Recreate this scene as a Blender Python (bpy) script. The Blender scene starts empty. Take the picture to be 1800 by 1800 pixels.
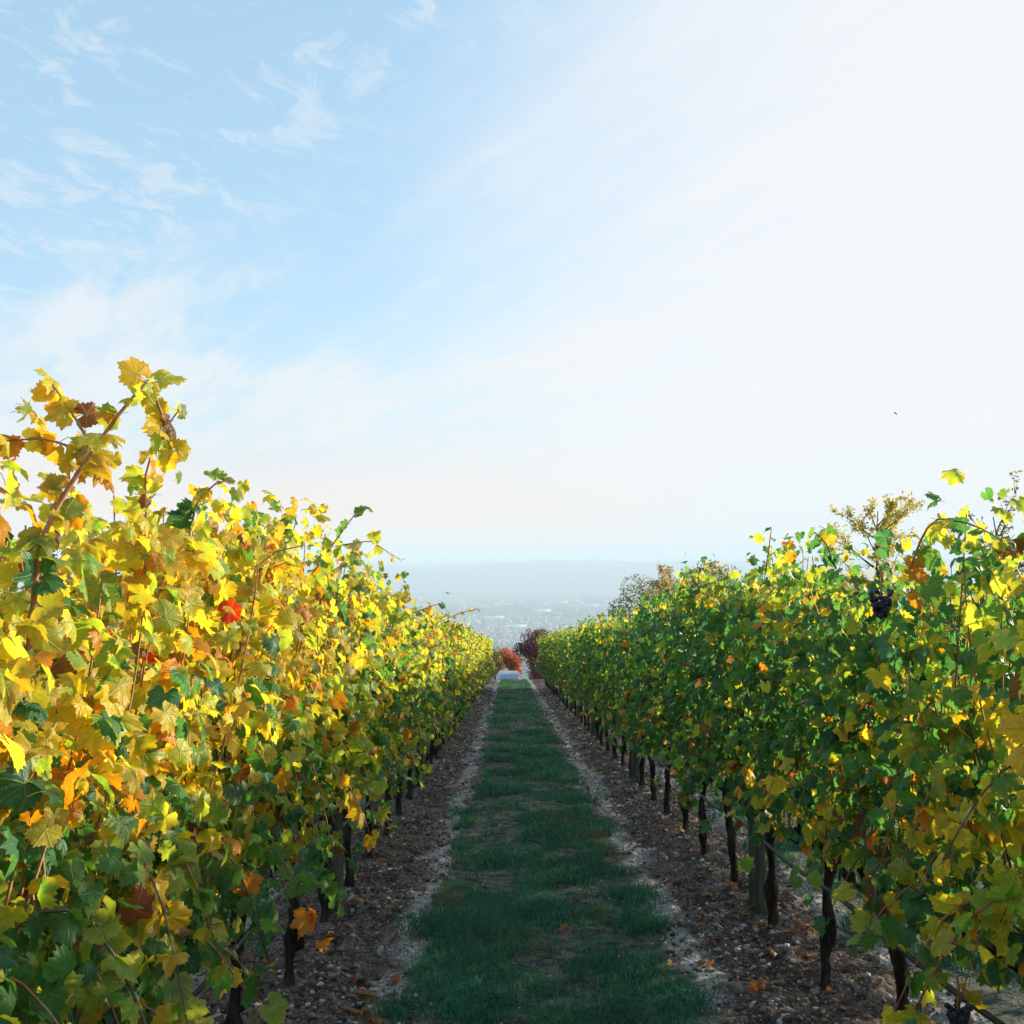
import bpy, math, random
import numpy as np
from mathutils import Matrix, Vector

R = math.radians
scn = bpy.context.scene
C = scn.collection
rng = np.random.default_rng(7)

# ------------------------------------------------------------------ camera, world, sun, exposure
FPX = 1700.0                                   # focal length in pixels of the 1800 px square photograph
CAM_H = 1.556
PITCH, YAW = 3.03, -0.135
SLOPE = math.tan(R(4.91))
cam_d = bpy.data.cameras.new('camera'); cam = bpy.data.objects.new('camera', cam_d); C.objects.link(cam)
cam_d.sensor_width = 36; cam_d.lens = 36 * FPX / 1800; cam_d.clip_start = 0.05; cam_d.clip_end = 90000
cam.location = (0, 0, CAM_H); cam.rotation_euler = (R(90 + PITCH), 0, R(YAW))
scn.camera = cam
CAMM = cam.rotation_euler.to_matrix()

def P(px, py, d):
    """the place in the vineyard seen at that spot of the photograph, d metres ahead"""
    v = CAMM @ Vector(((px - 900) / FPX * d, (900 - py) / FPX * d, -d))
    return np.array([v.x, v.y, v.z + CAM_H])

SUN_AZ, SUN_EL = 62.0, 13.2                    # azimuth to the right of the row direction
def mnode(nt, op, a, b=None, c=None, clamp=False):
    n = nt.nodes.new('ShaderNodeMath'); n.operation = op; n.use_clamp = clamp
    for i, v in enumerate((a, b, c)):
        if v is None: continue
        if isinstance(v, (int, float)): n.inputs[i].default_value = v
        else: nt.links.new(v, n.inputs[i])
    return n.outputs[0]
def vnode(nt, op, a, b=None, scale=None):
    n = nt.nodes.new('ShaderNodeVectorMath'); n.operation = op
    for i, v in enumerate((a, b)):
        if v is None: continue
        if isinstance(v, (tuple, list)): n.inputs[i].default_value = v
        else: nt.links.new(v, n.inputs[i])
    if scale is not None: n.inputs['Scale'].default_value = scale
    return n.outputs['Value'] if op in ('DOT_PRODUCT', 'LENGTH') else n.outputs[0]
def mix(nt, fac, a, b, mode='MIX'):
    n = nt.nodes.new('ShaderNodeMix'); n.data_type = 'RGBA'; n.blend_type = mode
    for s, v in (('Factor_Float', fac), ('A_Color', a), ('B_Color', b)):
        sock = [i for i in n.inputs if i.identifier == s][0]
        if isinstance(v, (int, float)): sock.default_value = v
        elif isinstance(v, (tuple, list)): sock.default_value = tuple(v) + (1,) * (4 - len(v))
        else: nt.links.new(v, sock)
    return [o for o in n.outputs if o.identifier == 'Result_Color'][0]
def noise(nt, vec, scale, detail=3, rough=.55, dist=0.0, col=False):
    n = nt.nodes.new('ShaderNodeTexNoise'); n.inputs['Scale'].default_value = scale
    n.inputs['Detail'].default_value = detail; n.inputs['Roughness'].default_value = rough; n.inputs['Distortion'].default_value = dist
    if vec is not None: nt.links.new(vec, n.inputs['Vector'])
    return n.outputs['Color' if col else 'Fac']
def voro(nt, vec, scale, out='Distance', feat='F1'):
    n = nt.nodes.new('ShaderNodeTexVoronoi'); n.feature = feat; n.inputs['Scale'].default_value = scale
    if vec is not None: nt.links.new(vec, n.inputs['Vector'])
    return n.outputs[out]
def smooth(nt, v, lo, hi, a=0.0, b=1.0):
    n = nt.nodes.new('ShaderNodeMapRange'); n.interpolation_type = 'SMOOTHSTEP'
    for s, x in (('Value', v), ('From Min', lo), ('From Max', hi), ('To Min', a), ('To Max', b)):
        if isinstance(x, (int, float)): n.inputs[s].default_value = x
        else: nt.links.new(x, n.inputs[s])
    return n.outputs[0]
def mapping(nt, vec, loc=(0, 0, 0), rot=(0, 0, 0), sc=(1, 1, 1)):
    n = nt.nodes.new('ShaderNodeMapping'); n.inputs['Location'].default_value = loc
    n.inputs['Rotation'].default_value = rot; n.inputs['Scale'].default_value = sc
    nt.links.new(vec, n.inputs['Vector']); return n.outputs[0]

w = bpy.data.worlds.new('World'); scn.world = w; w.use_nodes = True
nt = w.node_tree; nt.nodes.clear()
sky = nt.nodes.new('ShaderNodeTexSky'); sky.sky_type = 'NISHITA'; sky.sun_disc = False
sky.sun_elevation = R(SUN_EL); sky.sun_rotation = R(SUN_AZ); sky.altitude = 300
sky.air_density = 1.0; sky.dust_density = 1.2; sky.ozone_density = 2.0
SKY_STRENGTH = 0.115
tc = nt.nodes.new('ShaderNodeTexCoord'); dirv = tc.outputs['Generated']
sep = nt.nodes.new('ShaderNodeSeparateXYZ'); nt.links.new(dirv, sep.inputs[0])
dz = mnode(nt, 'MAXIMUM', sep.outputs['Z'], 0.0)
den = mnode(nt, 'ADD', dz, 0.10)
cx = mnode(nt, 'DIVIDE', sep.outputs['X'], den); cy = mnode(nt, 'DIVIDE', sep.outputs['Y'], den)
comb = nt.nodes.new('ShaderNodeCombineXYZ'); nt.links.new(cx, comb.inputs[0]); nt.links.new(cy, comb.inputs[1])
pl = comb.outputs[0]
saz, sel = R(SUN_AZ), R(SUN_EL)
sunv = (math.sin(saz) * math.cos(sel), math.cos(saz) * math.cos(sel), math.sin(sel))
sd = vnode(nt, 'DOT_PRODUCT', dirv, sunv)
# high veil of thin cloud, thickest towards the sun, and cirrus wisps over all of it
def aniso(vec, ang, su, sv, off=0.0):
    a = R(ang); u = mnode(nt, 'MULTIPLY', vnode(nt, 'DOT_PRODUCT', vec, (math.cos(a), math.sin(a), 0)), su)
    v = mnode(nt, 'MULTIPLY', vnode(nt, 'DOT_PRODUCT', vec, (-math.sin(a), math.cos(a), 0)), sv)
    c = nt.nodes.new('ShaderNodeCombineXYZ'); nt.links.new(u, c.inputs[0]); nt.links.new(v, c.inputs[1]); c.inputs[2].default_value = off
    return c.outputs[0]
warp = vnode(nt, 'SUBTRACT', noise(nt, pl, 1.6, 4, .6, 0, True), (.5, .5, .5))
plw = vnode(nt, 'ADD', pl, vnode(nt, 'SCALE', warp, None, .26))
streak = noise(nt, aniso(plw, 122, .55, 2.6, 2.3), 1.3, 9, .66, .3)
fine = noise(nt, aniso(plw, 128, .9, 7.5, 5.1), 1.6, 6, .65, .6)
patch = noise(nt, aniso(pl, 122, .6, 1.0, 7.7), .85, 3, .55)
cirv = mnode(nt, 'ADD', mnode(nt, 'MULTIPLY_ADD', mnode(nt, 'SUBTRACT', patch, .5), 1.5, streak), mnode(nt, 'MULTIPLY_ADD', fine, .34, -.17))
cir = smooth(nt, mnode(nt, 'ADD', cirv, mnode(nt, 'ADD', smooth(nt, dz, .46, .26, -.14, .05), smooth(nt, sep.outputs['X'], -.15, -.42, -.02, .06))), .50, .80)
# small hooked wisps high on the left
w3 = vnode(nt, 'ADD', pl, vnode(nt, 'SCALE', vnode(nt, 'SUBTRACT', noise(nt, pl, 5.0, 2, .5, 0, True), (.5, .5, .5)), None, .22))
curl = noise(nt, aniso(w3, 70, 5.5, 9.0, 1.2), 1.9, 7, .68, .2)
cpatch = noise(nt, pl, 3.2, 2, .5)
curlm = mnode(nt, 'MULTIPLY', smooth(nt, mnode(nt, 'MULTIPLY_ADD', mnode(nt, 'SUBTRACT', cpatch, .5), .6, curl), .47, .68), smooth(nt, mnode(nt, 'ADD', sep.outputs['Z'], mnode(nt, 'MULTIPLY', sep.outputs['X'], -.8)), .38, .60))
veil = smooth(nt, mnode(nt, 'ADD', sd, mnode(nt, 'MULTIPLY_ADD', mnode(nt, 'SUBTRACT', streak, .5), .40, mnode(nt, 'MULTIPLY_ADD', dz, -.46, mnode(nt, 'MULTIPLY', mnode(nt, 'SUBTRACT', fine, .5), .16)))), .12, .62)
low = smooth(nt, dz, .26, .01)
base = mix(nt, 1.0, sky.outputs[0], (2.25, 2.05, 1.72), 'MULTIPLY')
base = mix(nt, .70, base, (1.78, 2.88, 3.9))
c1 = mix(nt, mnode(nt, 'MULTIPLY', low, .82), base, (3.65, 3.62, 3.66))
c2 = mix(nt, mnode(nt, 'MULTIPLY', mnode(nt, 'MAXIMUM', cir, mnode(nt, 'MULTIPLY', curlm, .55)), .80), c1, (3.95, 4.08, 4.18))
c3 = mix(nt, mnode(nt, 'MULTIPLY', veil, .97), c2, (4.16, 4.21, 4.29))
c3 = mix(nt, smooth(nt, mnode(nt, 'MULTIPLY', smooth(nt, dz, .155, .01), smooth(nt, sd, .80, .40)), .0, 1.0, 0, .95), c3, (4.65, 3.92, 3.5))
bg = nt.nodes.new('ShaderNodeBackground'); bg.inputs['Strength'].default_value = SKY_STRENGTH
nt.links.new(c3, bg.inputs['Color'])
wo = nt.nodes.new('ShaderNodeOutputWorld'); nt.links.new(bg.outputs[0], wo.inputs['Surface'])

sl = bpy.data.lights.new('sun', 'SUN'); sl.energy = 5.0; sl.angle = R(0.6); sl.color = (1.0, .88, .66)
sun = bpy.data.objects.new('sun', sl); C.objects.link(sun)
sun.rotation_euler = Vector(sunv).to_track_quat('Z', 'Y').to_euler()
sun.location = (20, 10, 20)
scn.view_settings.view_transform = 'Standard'; scn.view_settings.look = 'None'
scn.view_settings.gamma = 1.0; scn.view_settings.use_curve_mapping = False
scn.view_settings.exposure = 0.95
cy_ = scn.cycles
cy_.max_bounces = 8; cy_.diffuse_bounces = 3; cy_.glossy_bounces = 2; cy_.transmission_bounces = 6; cy_.transparent_max_bounces = 4
cy_.volume_bounces = 1; cy_.caustics_reflective = False; cy_.caustics_refractive = False

# ------------------------------------------------------------------ helpers
def tag(o, label=None, cat=None, group=None, kind=None):
    for k, v in (('label', label), ('category', cat), ('group', group), ('kind', kind)):
        if v: o[k] = v
    return o

class MB:
    """collects triangles, per-vertex colour and uv, and one material slot per triangle"""
    def __init__(s): s.v = []; s.f = []; s.c = []; s.u = []; s.m = []; s.n = 0
    def add(s, v, f, col=None, uv=None, mi=0):
        v = np.asarray(v, float).reshape(-1, 3); f = np.asarray(f, int).reshape(-1, 3)
        s.v.append(v); s.f.append(f + s.n); s.n += len(v)
        c = np.ones((len(v), 4)); 
        if col is not None: c[:] = col
        s.c.append(c); s.u.append(np.zeros((len(v), 2)) if uv is None else uv)
        s.m.append(np.full(len(f), mi) if np.isscalar(mi) else mi)
    def mesh(s, name, mats, smooth=True, color=False, uv=False):
        v = np.concatenate(s.v); f = np.concatenate(s.f); me = bpy.data.meshes.new(name)
        me.vertices.add(len(v)); me.vertices.foreach_set('co', v.astype(np.float32).ravel())
        me.loops.add(f.size); me.loops.foreach_set('vertex_index', f.astype(np.int32).ravel())
        me.polygons.add(len(f)); me.polygons.foreach_set('loop_start', np.arange(0, f.size, 3, dtype=np.int32))
        me.polygons.foreach_set('material_index', np.concatenate(s.m).astype(np.int32))
        me.update(calc_edges=True)
        if smooth: me.polygons.foreach_set('use_smooth', np.ones(len(f), bool))
        if color:
            a = me.color_attributes.new('lcol', 'FLOAT_COLOR', 'POINT')
            a.data.foreach_set('color', np.concatenate(s.c).astype(np.float32).ravel())
        if uv:
            u = me.uv_layers.new(name='leaf_uv'); uu = np.concatenate(s.u)[f.ravel()]
            u.data.foreach_set('uv', uu.astype(np.float32).ravel())
        for m in mats: me.materials.append(m)
        return me
    def build(s, name, mats, parent=None, **k):
        return link(name, s.mesh(name, mats, **k), parent)
def link(name, me, parent=None, M=None):
    o = bpy.data.objects.new(name, me); C.objects.link(o)
    if parent is not None: o.parent = parent
    if M is not None: o.matrix_basis = M
    return o
def empty(name, loc=(0, 0, 0), rz=0):
    o = bpy.data.objects.new(name, None); C.objects.link(o); o.location = loc; o.rotation_euler = (0, 0, rz)
    o.empty_display_size = .1; return o
def nrm(v): return v / (np.linalg.norm(v, axis=-1, keepdims=True) + 1e-9)

def tube(mb, pts, rad, sides=5, mi=0, wob=0.0, rg=None, cap=True):
    pts = np.asarray(pts, float); n = len(pts); rad = np.broadcast_to(np.asarray(rad, float), (n,))
    t = nrm(np.gradient(pts, axis=0)); ref = np.array([0, 0, 1.0]) if abs(t[0][2]) < .8 else np.array([0, 1.0, 0])
    a = nrm(np.cross(t, ref)); b = np.cross(t, a)
    ang = np.linspace(0, 2 * math.pi, sides, endpoint=False)
    rr = rad[:, None] * (1 + (wob * (rg.random((n, sides)) - .5) * 2 if wob else 0))
    v = pts[:, None, :] + rr[..., None] * (a[:, None, :] * np.cos(ang)[None, :, None] + b[:, None, :] * np.sin(ang)[None, :, None])
    i = np.arange(n - 1)[:, None] * sides; j = np.arange(sides)[None, :]; k = (j + 1) % sides
    q = np.stack([i + j, i + k, i + sides + k, i + sides + j], -1).reshape(-1, 4)
    f = np.concatenate([q[:, [0, 2, 1]], q[:, [0, 3, 2]]])
    v = v.reshape(-1, 3)
    if cap:
        v = np.concatenate([v, pts[:1], pts[-1:]]); m = n * sides
        f = np.concatenate([f, [[m, x, (x + 1) % sides] for x in range(sides)], [[m + 1, m - sides + (x + 1) % sides, m - sides + x] for x in range(sides)]])
    mb.add(v, f, mi=mi)

def box(mb, c, h, mi=0, rz=0, top=(1, 1)):
    x, y, z = h; v = np.array([[sx * x * (top[0] if sz > 0 else 1), sy * y * (top[1] if sz > 0 else 1), sz * z] for sz in (-1, 1) for sy in (-1, 1) for sx in (-1, 1)], float)
    if rz:
        ca, sa = math.cos(rz), math.sin(rz); v = np.stack([v[:, 0] * ca - v[:, 1] * sa, v[:, 0] * sa + v[:, 1] * ca, v[:, 2]], 1)
    f = [(0, 2, 3), (0, 3, 1), (4, 5, 7), (4, 7, 6), (0, 1, 5), (0, 5, 4), (2, 6, 7), (2, 7, 3), (0, 4, 6), (0, 6, 2), (1, 3, 7), (1, 7, 5)]
    mb.add(v + np.array(c), f, mi=mi)

_T = np.random.default_rng(3).random((256, 256))
def vnoise(x, y, s=1.0):
    x = np.asarray(x, float) * s + 37.3; y = np.asarray(y, float) * s + 91.7
    xi = np.floor(x).astype(int); yi = np.floor(y).astype(int); fx = x - xi; fy = y - yi
    fx = fx * fx * (3 - 2 * fx); fy = fy * fy * (3 - 2 * fy)
    g = lambda a, b: _T[a % 256, b % 256]
    return (g(xi, yi) * (1 - fx) + g(xi + 1, yi) * fx) * (1 - fy) + (g(xi, yi + 1) * (1 - fx) + g(xi + 1, yi + 1) * fx) * fy
def fbm(x, y, s=1.0, o=3):
    t = 0; a = .5
    for i in range(o): t = t + a * vnoise(x, y, s * 2 ** i); a *= .5
    return t / (1 - .5 ** o)
def sstep(x, a, b):
    t = np.clip((np.asarray(x, float) - a) / (b - a), 0, 1); return t * t * (3 - 2 * t)

# ------------------------------------------------------------------ materials
def mat(name):
    m = bpy.data.materials.new(name); m.use_nodes = True; n = m.node_tree; n.nodes.clear()
    o = n.nodes.new('ShaderNodeOutputMaterial'); return m, n, o
def princ(n, col, rough=.7, spec=.3, bump=None, bstr=.3, bdist=.01):
    p = n.nodes.new('ShaderNodeBsdfPrincipled'); p.inputs['Specular IOR Level'].default_value = spec
    for s, v in (('Base Color', col), ('Roughness', rough)):
        if isinstance(v, (int, float)): p.inputs[s].default_value = v
        elif isinstance(v, tuple): p.inputs[s].default_value = v + (1,)
        else: n.links.new(v, p.inputs[s])
    if bump is not None:
        b = n.nodes.new('ShaderNodeBump'); b.inputs['Strength'].default_value = bstr; b.inputs['Distance'].default_value = bdist
        n.links.new(bump, b.inputs['Height']); n.links.new(b.outputs[0], p.inputs['Normal'])
    return p
def objco(n):
    t = n.nodes.new('ShaderNodeTexCoord'); return t.outputs['Object']
def simple(name, c1, c2=None, scale=20, rough=.7, spec=.3, sc=(1, 1, 1), bstr=.3, bdist=.004, metal=0):
    m, n, o = mat(name); v = mapping(n, objco(n), sc=sc); f = noise(n, v, scale, 5, .6)
    col = mix(n, smooth(n, f, .35, .65), c1, c2 or c1)
    p = princ(n, col, rough, spec, f, bstr, bdist); p.inputs['Metallic'].default_value = metal
    n.links.new(p.outputs[0], o.inputs[0]); return m

def leaf_material(name, from_object, trans=.56, veins=True):
    m, n, o = mat(name)
    if from_object:
        oi = n.nodes.new('ShaderNodeObjectInfo'); col, alp = oi.outputs['Color'], oi.outputs['Alpha']
    else:
        at = n.nodes.new('ShaderNodeAttribute'); at.attribute_name = 'lcol'; col, alp = at.outputs['Color'], at.outputs['Alpha']
    if veins:
        uv = n.nodes.new('ShaderNodeUVMap'); uv.uv_map = 'leaf_uv'
        s = n.nodes.new('ShaderNodeSeparateXYZ'); n.links.new(uv.outputs[0], s.inputs[0])
        x = mnode(n, 'ABSOLUTE', mnode(n, 'MULTIPLY_ADD', s.outputs[0], 2.0, -1.0)); y = mnode(n, 'MULTIPLY_ADD', s.outputs[1], 2.0, -1.0)
        r = mnode(n, 'SQRT', mnode(n, 'ADD', mnode(n, 'MULTIPLY', x, x), mnode(n, 'MULTIPLY', y, y)))
        d = None
        for a in (0, 50, 106):
            k = mnode(n, 'ABSOLUTE', mnode(n, 'SUBTRACT', mnode(n, 'MULTIPLY', x, math.cos(R(a))), mnode(n, 'MULTIPLY', y, math.sin(R(a)))))
            d = k if d is None else mnode(n, 'MINIMUM', d, k)
        # side veins branching off the main ones
        w2 = mnode(n, 'ABSOLUTE', mnode(n, 'SINE', mnode(n, 'ADD', mnode(n, 'MULTIPLY', r, 21.0), mnode(n, 'MULTIPLY', d, 22.0))))
        vein = mnode(n, 'MAXIMUM', smooth(n, d, .045, .008), smooth(n, w2, .16, .02, 0, .55))
        nz = noise(n, uv.outputs[0], 3.3, 3, .6); oc = objco(n); nb = noise(n, oc, 14.0, 3, .6)
        edge = smooth(n, mnode(n, 'ADD', mnode(n, 'MULTIPLY', mnode(n, 'MINIMUM', d, .5), 1.5), mnode(n, 'ADD', mnode(n, 'MULTIPLY', r, .45), mnode(n, 'MULTIPLY', mnode(n, 'SUBTRACT', nz, .5), 1.1))), .28, .72)
        inner = mix(n, 1.0, col, (.33, .86, .85), 'MULTIPLY')
        c = mix(n, mnode(n, 'MULTIPLY', alp, mnode(n, 'SUBTRACT', 1.0, edge)), col, inner)
        c = mix(n, smooth(n, nb, .38, .62), mix(n, 1.0, c, (.78, .84, .85), 'MULTIPLY'), mix(n, 1.0, c, (1.12, 1.06, 1.0), 'MULTIPLY'))
        c = mix(n, mnode(n, 'MULTIPLY', vein, .38), c, mix(n, .5, c, (.55, .5, .2)))
        spot = mnode(n, 'MULTIPLY', smooth(n, mnode(n, 'ADD', mnode(n, 'MULTIPLY', noise(n, mapping(n, oc, (.3, .2, .6)), 30.0, 4, .65), 1.0), mnode(n, 'MULTIPLY', r, .12)), .66, .74), mnode(n, 'MULTIPLY_ADD', alp, .6, .3))
        c = mix(n, spot, c, (.16, .06, .02))
        bh = mnode(n, 'MULTIPLY', mnode(n, 'ADD', vein, mnode(n, 'MULTIPLY', nz, 1.5)), 1.0)
    else:
        oc = objco(n); nb = noise(n, oc, 9.0, 3, .6)
        c = mix(n, smooth(n, nb, .38, .62), mix(n, 1.0, col, (.7, .8, .8), 'MULTIPLY'), mix(n, 1.0, col, (1.15, 1.08, 1.0), 'MULTIPLY'))
        bh = nb
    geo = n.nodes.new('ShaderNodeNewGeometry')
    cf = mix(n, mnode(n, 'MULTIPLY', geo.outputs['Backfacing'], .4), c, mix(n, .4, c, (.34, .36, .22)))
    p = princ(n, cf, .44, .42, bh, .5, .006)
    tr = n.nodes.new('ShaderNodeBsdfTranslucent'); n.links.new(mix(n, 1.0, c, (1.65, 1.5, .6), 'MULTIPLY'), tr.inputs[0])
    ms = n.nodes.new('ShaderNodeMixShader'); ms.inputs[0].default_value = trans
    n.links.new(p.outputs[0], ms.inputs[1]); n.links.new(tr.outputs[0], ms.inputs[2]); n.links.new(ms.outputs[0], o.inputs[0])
    return m
M_leaf = leaf_material('vine_leaf', True)
M_mass = leaf_material('vine_foliage', False)
M_treeleaf = leaf_material('tree_foliage', False, .4, False)
M_petiole = simple('petiole', (.30, .10, .05), (.34, .20, .06), 30, .5)
M_cane = simple('vine_cane', (.30, .11, .055), (.44, .24, .13), 14, .55, .3, (1, 1, .3))
M_oldcane = simple('weathered_cane', (.20, .16, .13), (.10, .07, .05), 18, .8, .2, (1, 1, .3))
M_bark = simple('vine_bark', (.012, .009, .008), (.055, .042, .036), 26, .95, .1, (1, 1, .22), 1.0, .02)
M_post = simple('treated_post', (.045, .058, .045), (.11, .115, .085), 16, .9, .15, (2, 2, .15), .6, .01)
M_wire = simple('galvanised_wire', (.42, .42, .42), (.3, .28, .27), 30, .45, .5, metal=.6)
M_hose = simple('black_hose', (.02, .02, .024), (.035, .035, .04), 30, .35, .5)
M_stone = simple('limestone', (.30, .29, .28), (.17, .155, .145), 24, .95, .1, bstr=.7, bdist=.01)
M_treebark = simple('tree_bark', (.10, .07, .05), (.05, .035, .028), 12, .9, .1, (1, 1, .3))

# ground of the vineyard: stony soil by the rows, pale grit beside the grass, earth and sparse turf in the lane
LX, RX, PITCHROW = -1.01, 1.42, 2.43
def lane_edges(y):
    return -.40 + .14 * (fbm(y * 0, y, .9) - .5) * 2,   .76 + .18 * (fbm(y * 0 + 9, y, .8) - .5) * 2
def ground_material():
    m, n, o = mat('vineyard_soil'); oc = objco(n)
    sp = n.nodes.new('ShaderNodeSeparateXYZ'); n.links.new(oc, sp.inputs[0])
    # distance from the middle of the nearest lane
    u = mnode(n, 'FLOORED_MODULO', mnode(n, 'ADD', sp.outputs[0], 1.01 + PITCHROW * 10), PITCHROW)
    u = mnode(n, 'ADD', mnode(n, 'ABSOLUTE', mnode(n, 'SUBTRACT', u, PITCHROW / 2)), mnode(n, 'MULTIPLY_ADD', noise(n, oc, 1.3, 4, .6), .36, -.18))
    n1 = noise(n, oc, 5, 6, .65); n2 = noise(n, oc, 38, 4, .7)
    soil = mix(n, smooth(n, n1, .35, .65), (.095, .070, .062), (.22, .168, .148))
    soil = mix(n, smooth(n, n2, .40, .66), soil, (.026, .018, .015))
    peb = voro(n, oc, 46, 'Distance'); pc = voro(n, oc, 46, 'Color')
    spc = n.nodes.new('ShaderNodeSeparateColor'); n.links.new(pc, spc.inputs[0])
    pm = mnode(n, 'MULTIPLY', smooth(n, peb, .46, .30), smooth(n, spc.outputs[0], .66, .70))
    soil = mix(n, mnode(n, 'MULTIPLY', pm, .8), soil, (.33, .31, .29))
    grit = mix(n, smooth(n, noise(n, oc, 55, 4, .7), .35, .65), (.22, .20, .19), (.60, .58, .56))
    gz = mnode(n, 'MULTIPLY', smooth(n, u, .58, .66), smooth(n, u, .88, .74))
    gz = mnode(n, 'MULTIPLY', gz, smooth(n, noise(n, oc, 2.2, 4, .6), .34, .52))
    c = mix(n, mnode(n, 'MULTIPLY', gz, .85), soil, grit)
    turf = mix(n, smooth(n, noise(n, oc, 11, 5, .7), .38, .62), (.022, .058, .040), (.17, .155, .135))
    c = mix(n, smooth(n, u, .70, .52), c, turf)
    h = mnode(n, 'ADD', mnode(n, 'MULTIPLY', n2, .6), mnode(n, 'ADD', n1, mnode(n, 'MULTIPLY', pm, .5)))
    p = princ(n, c, .96, .1, h, 1.0, .035); n.links.new(p.outputs[0], o.inputs[0]); return m
def plain_material():
    m, n, o = mat('plain_fields'); oc = objco(n)
    cell = voro(n, mapping(n, oc, rot=(0, 0, .5), sc=(1, .55, 1)), .0032, 'Color'); s = n.nodes.new('ShaderNodeSeparateColor'); n.links.new(cell, s.inputs[0])
    c = mix(n, s.outputs[0], (.05, .085, .035), (.17, .14, .085))
    c = mix(n, smooth(n, s.outputs[1], .5, .9), c, (.03, .06, .03))
    big = noise(n, mapping(n, oc, sc=(.5, 1.6, 1)), .00045, 4, .6)
    c = mix(n, smooth(n, big, .45, .6), c, (.02, .045, .028))
    town = mnode(n, 'MULTIPLY', smooth(n, noise(n, oc, .02, 3, .8), .5, .64), smooth(n, noise(n, oc, .0006, 3, .6), .50, .60))
    c = mix(n, mnode(n, 'MULTIPLY', town, .6), c, (.42, .38, .34))
    p = princ(n, c, .95, .05); n.links.new(p.outputs[0], o.inputs[0]); return m
M_soil = ground_material(); M_plain = plain_material()
M_hillside = simple('hillside_turf', (.03, .06, .025), (.09, .085, .05), .8, .95, .1, bstr=.3, bdist=.1)
M_road = simple('gravel_road', (.20, .18, .16), (.11, .10, .09), 3, .95, .1)

# ------------------------------------------------------------------ terrain
PLAIN_Z = -250.0
def base_z(y):
    y = np.asarray(y, float); z = -SLOPE * y
    z = z - 1.75 * sstep(y, 46.5, 55)                     # the bank at the foot of the vineyard
    zr = -SLOPE * 56 - 1.75
    z = np.where(y > 56, zr + (z - zr) * 0 - .02 * (y - 56), z)
    z = np.where(y > 66, zr - .2 - .34 * (y - 66) * sstep(y, 66, 90), z)
    return np.maximum(z, PLAIN_Z)
def micro(x, y):
    u = np.abs(((np.asarray(x) - LX + PITCHROW * 10) % PITCHROW) - PITCHROW / 2)
    soil = sstep(u, .55, .8); near = 1 - sstep(y, 14, 40)
    h = .050 * soil * (fbm(x, y, 5, 4) - .5) * 2 + .030 * soil * (vnoise(x, y, 17) - .5) * 2 * near + .02 * (fbm(x, y, 1.2, 2) - .5)
    h = h + .05 * sstep(u, .8, 1.2) + .012 * (1 - soil)
    return h * (1 - sstep(y, 44, 48)) * (1 - sstep(np.abs(x), 9, 12))
def gz(x, y):
    return base_z(y) + micro(x, y)
xs = list(np.arange(-3.0, 3.6, .028)); s = .05; a = xs[-1]
while a < 42000: a += s; s *= 1.16; xs.append(a)
s = .05; a = xs[0]
while a > -42000: a -= s; s *= 1.16; xs.insert(0, a)
ys = [-60, -40, -25, -15, -8, -4, -2, -1, 0, .5, 1.0]; a = 1.0
while a < 48: a += max(.02, .006 * a); ys.append(a)
s = .5
while a < 42000: a += s; s *= 1.045; ys.append(a)
xs, ys = np.array(xs), np.array(ys); GX, GY = np.meshgrid(xs, ys)
GZ = gz(GX, GY)
nx, ny = len(xs), len(ys)
V = np.stack([GX, GY, GZ], -1).reshape(-1, 3)
i = (np.arange(ny - 1)[:, None] * nx + np.arange(nx - 1)[None, :]).ravel()
F = np.concatenate([np.stack([i, i + 1, i + nx + 1], 1), np.stack([i, i + nx + 1, i + nx], 1)])
cyy = V[F].mean(1)[:, 1]; czz = V[F].mean(1)[:, 2]
mi = np.where(cyy < 48, 0, np.where((cyy > 56) & (cyy < 65), 2, 1)); mi = np.where(czz < PLAIN_Z + 3, 3, mi)
mb = MB(); mb.add(V, F, mi=mi)
tag(mb.build('ground', [M_soil, M_hillside, M_road, M_plain]), kind='structure')

# far hills on the other side of the plain: two overlapping ranges
def range_of_hills(y0, depth, hmax, seed, nx=260, ny=16):
    X, Y = np.meshgrid(np.linspace(-16000, 16000, nx), np.linspace(y0, y0 + depth, ny))
    t = (Y - y0) / depth
    H = hmax * np.sin(np.pi * np.clip(t, 0, 1)) ** .8 * (.55 + .75 * (fbm(X + seed, Y, 1 / 2200, 4) - .25)) 
    V = np.stack([X, Y, PLAIN_Z - 6 + np.maximum(H, 0)], -1).reshape(-1, 3)
    i = (np.arange(ny - 1)[:, None] * nx + np.arange(nx - 1)[None, :]).ravel()
    mb = MB(); mb.add(V, np.concatenate([np.stack([i, i + 1, i + nx + 1], 1), np.stack([i, i + nx + 1, i + nx], 1)]))
    return mb
M_far = simple('far_woods', (.03, .05, .03), (.06, .07, .04), .002, .95, .05)
tag(range_of_hills(9000, 3500, 335, 500).build('distant_hills', [M_far]), kind='structure')
tag(range_of_hills(11500, 3500, 395, 9000).build('distant_hills', [M_far]), kind='structure')

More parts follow.
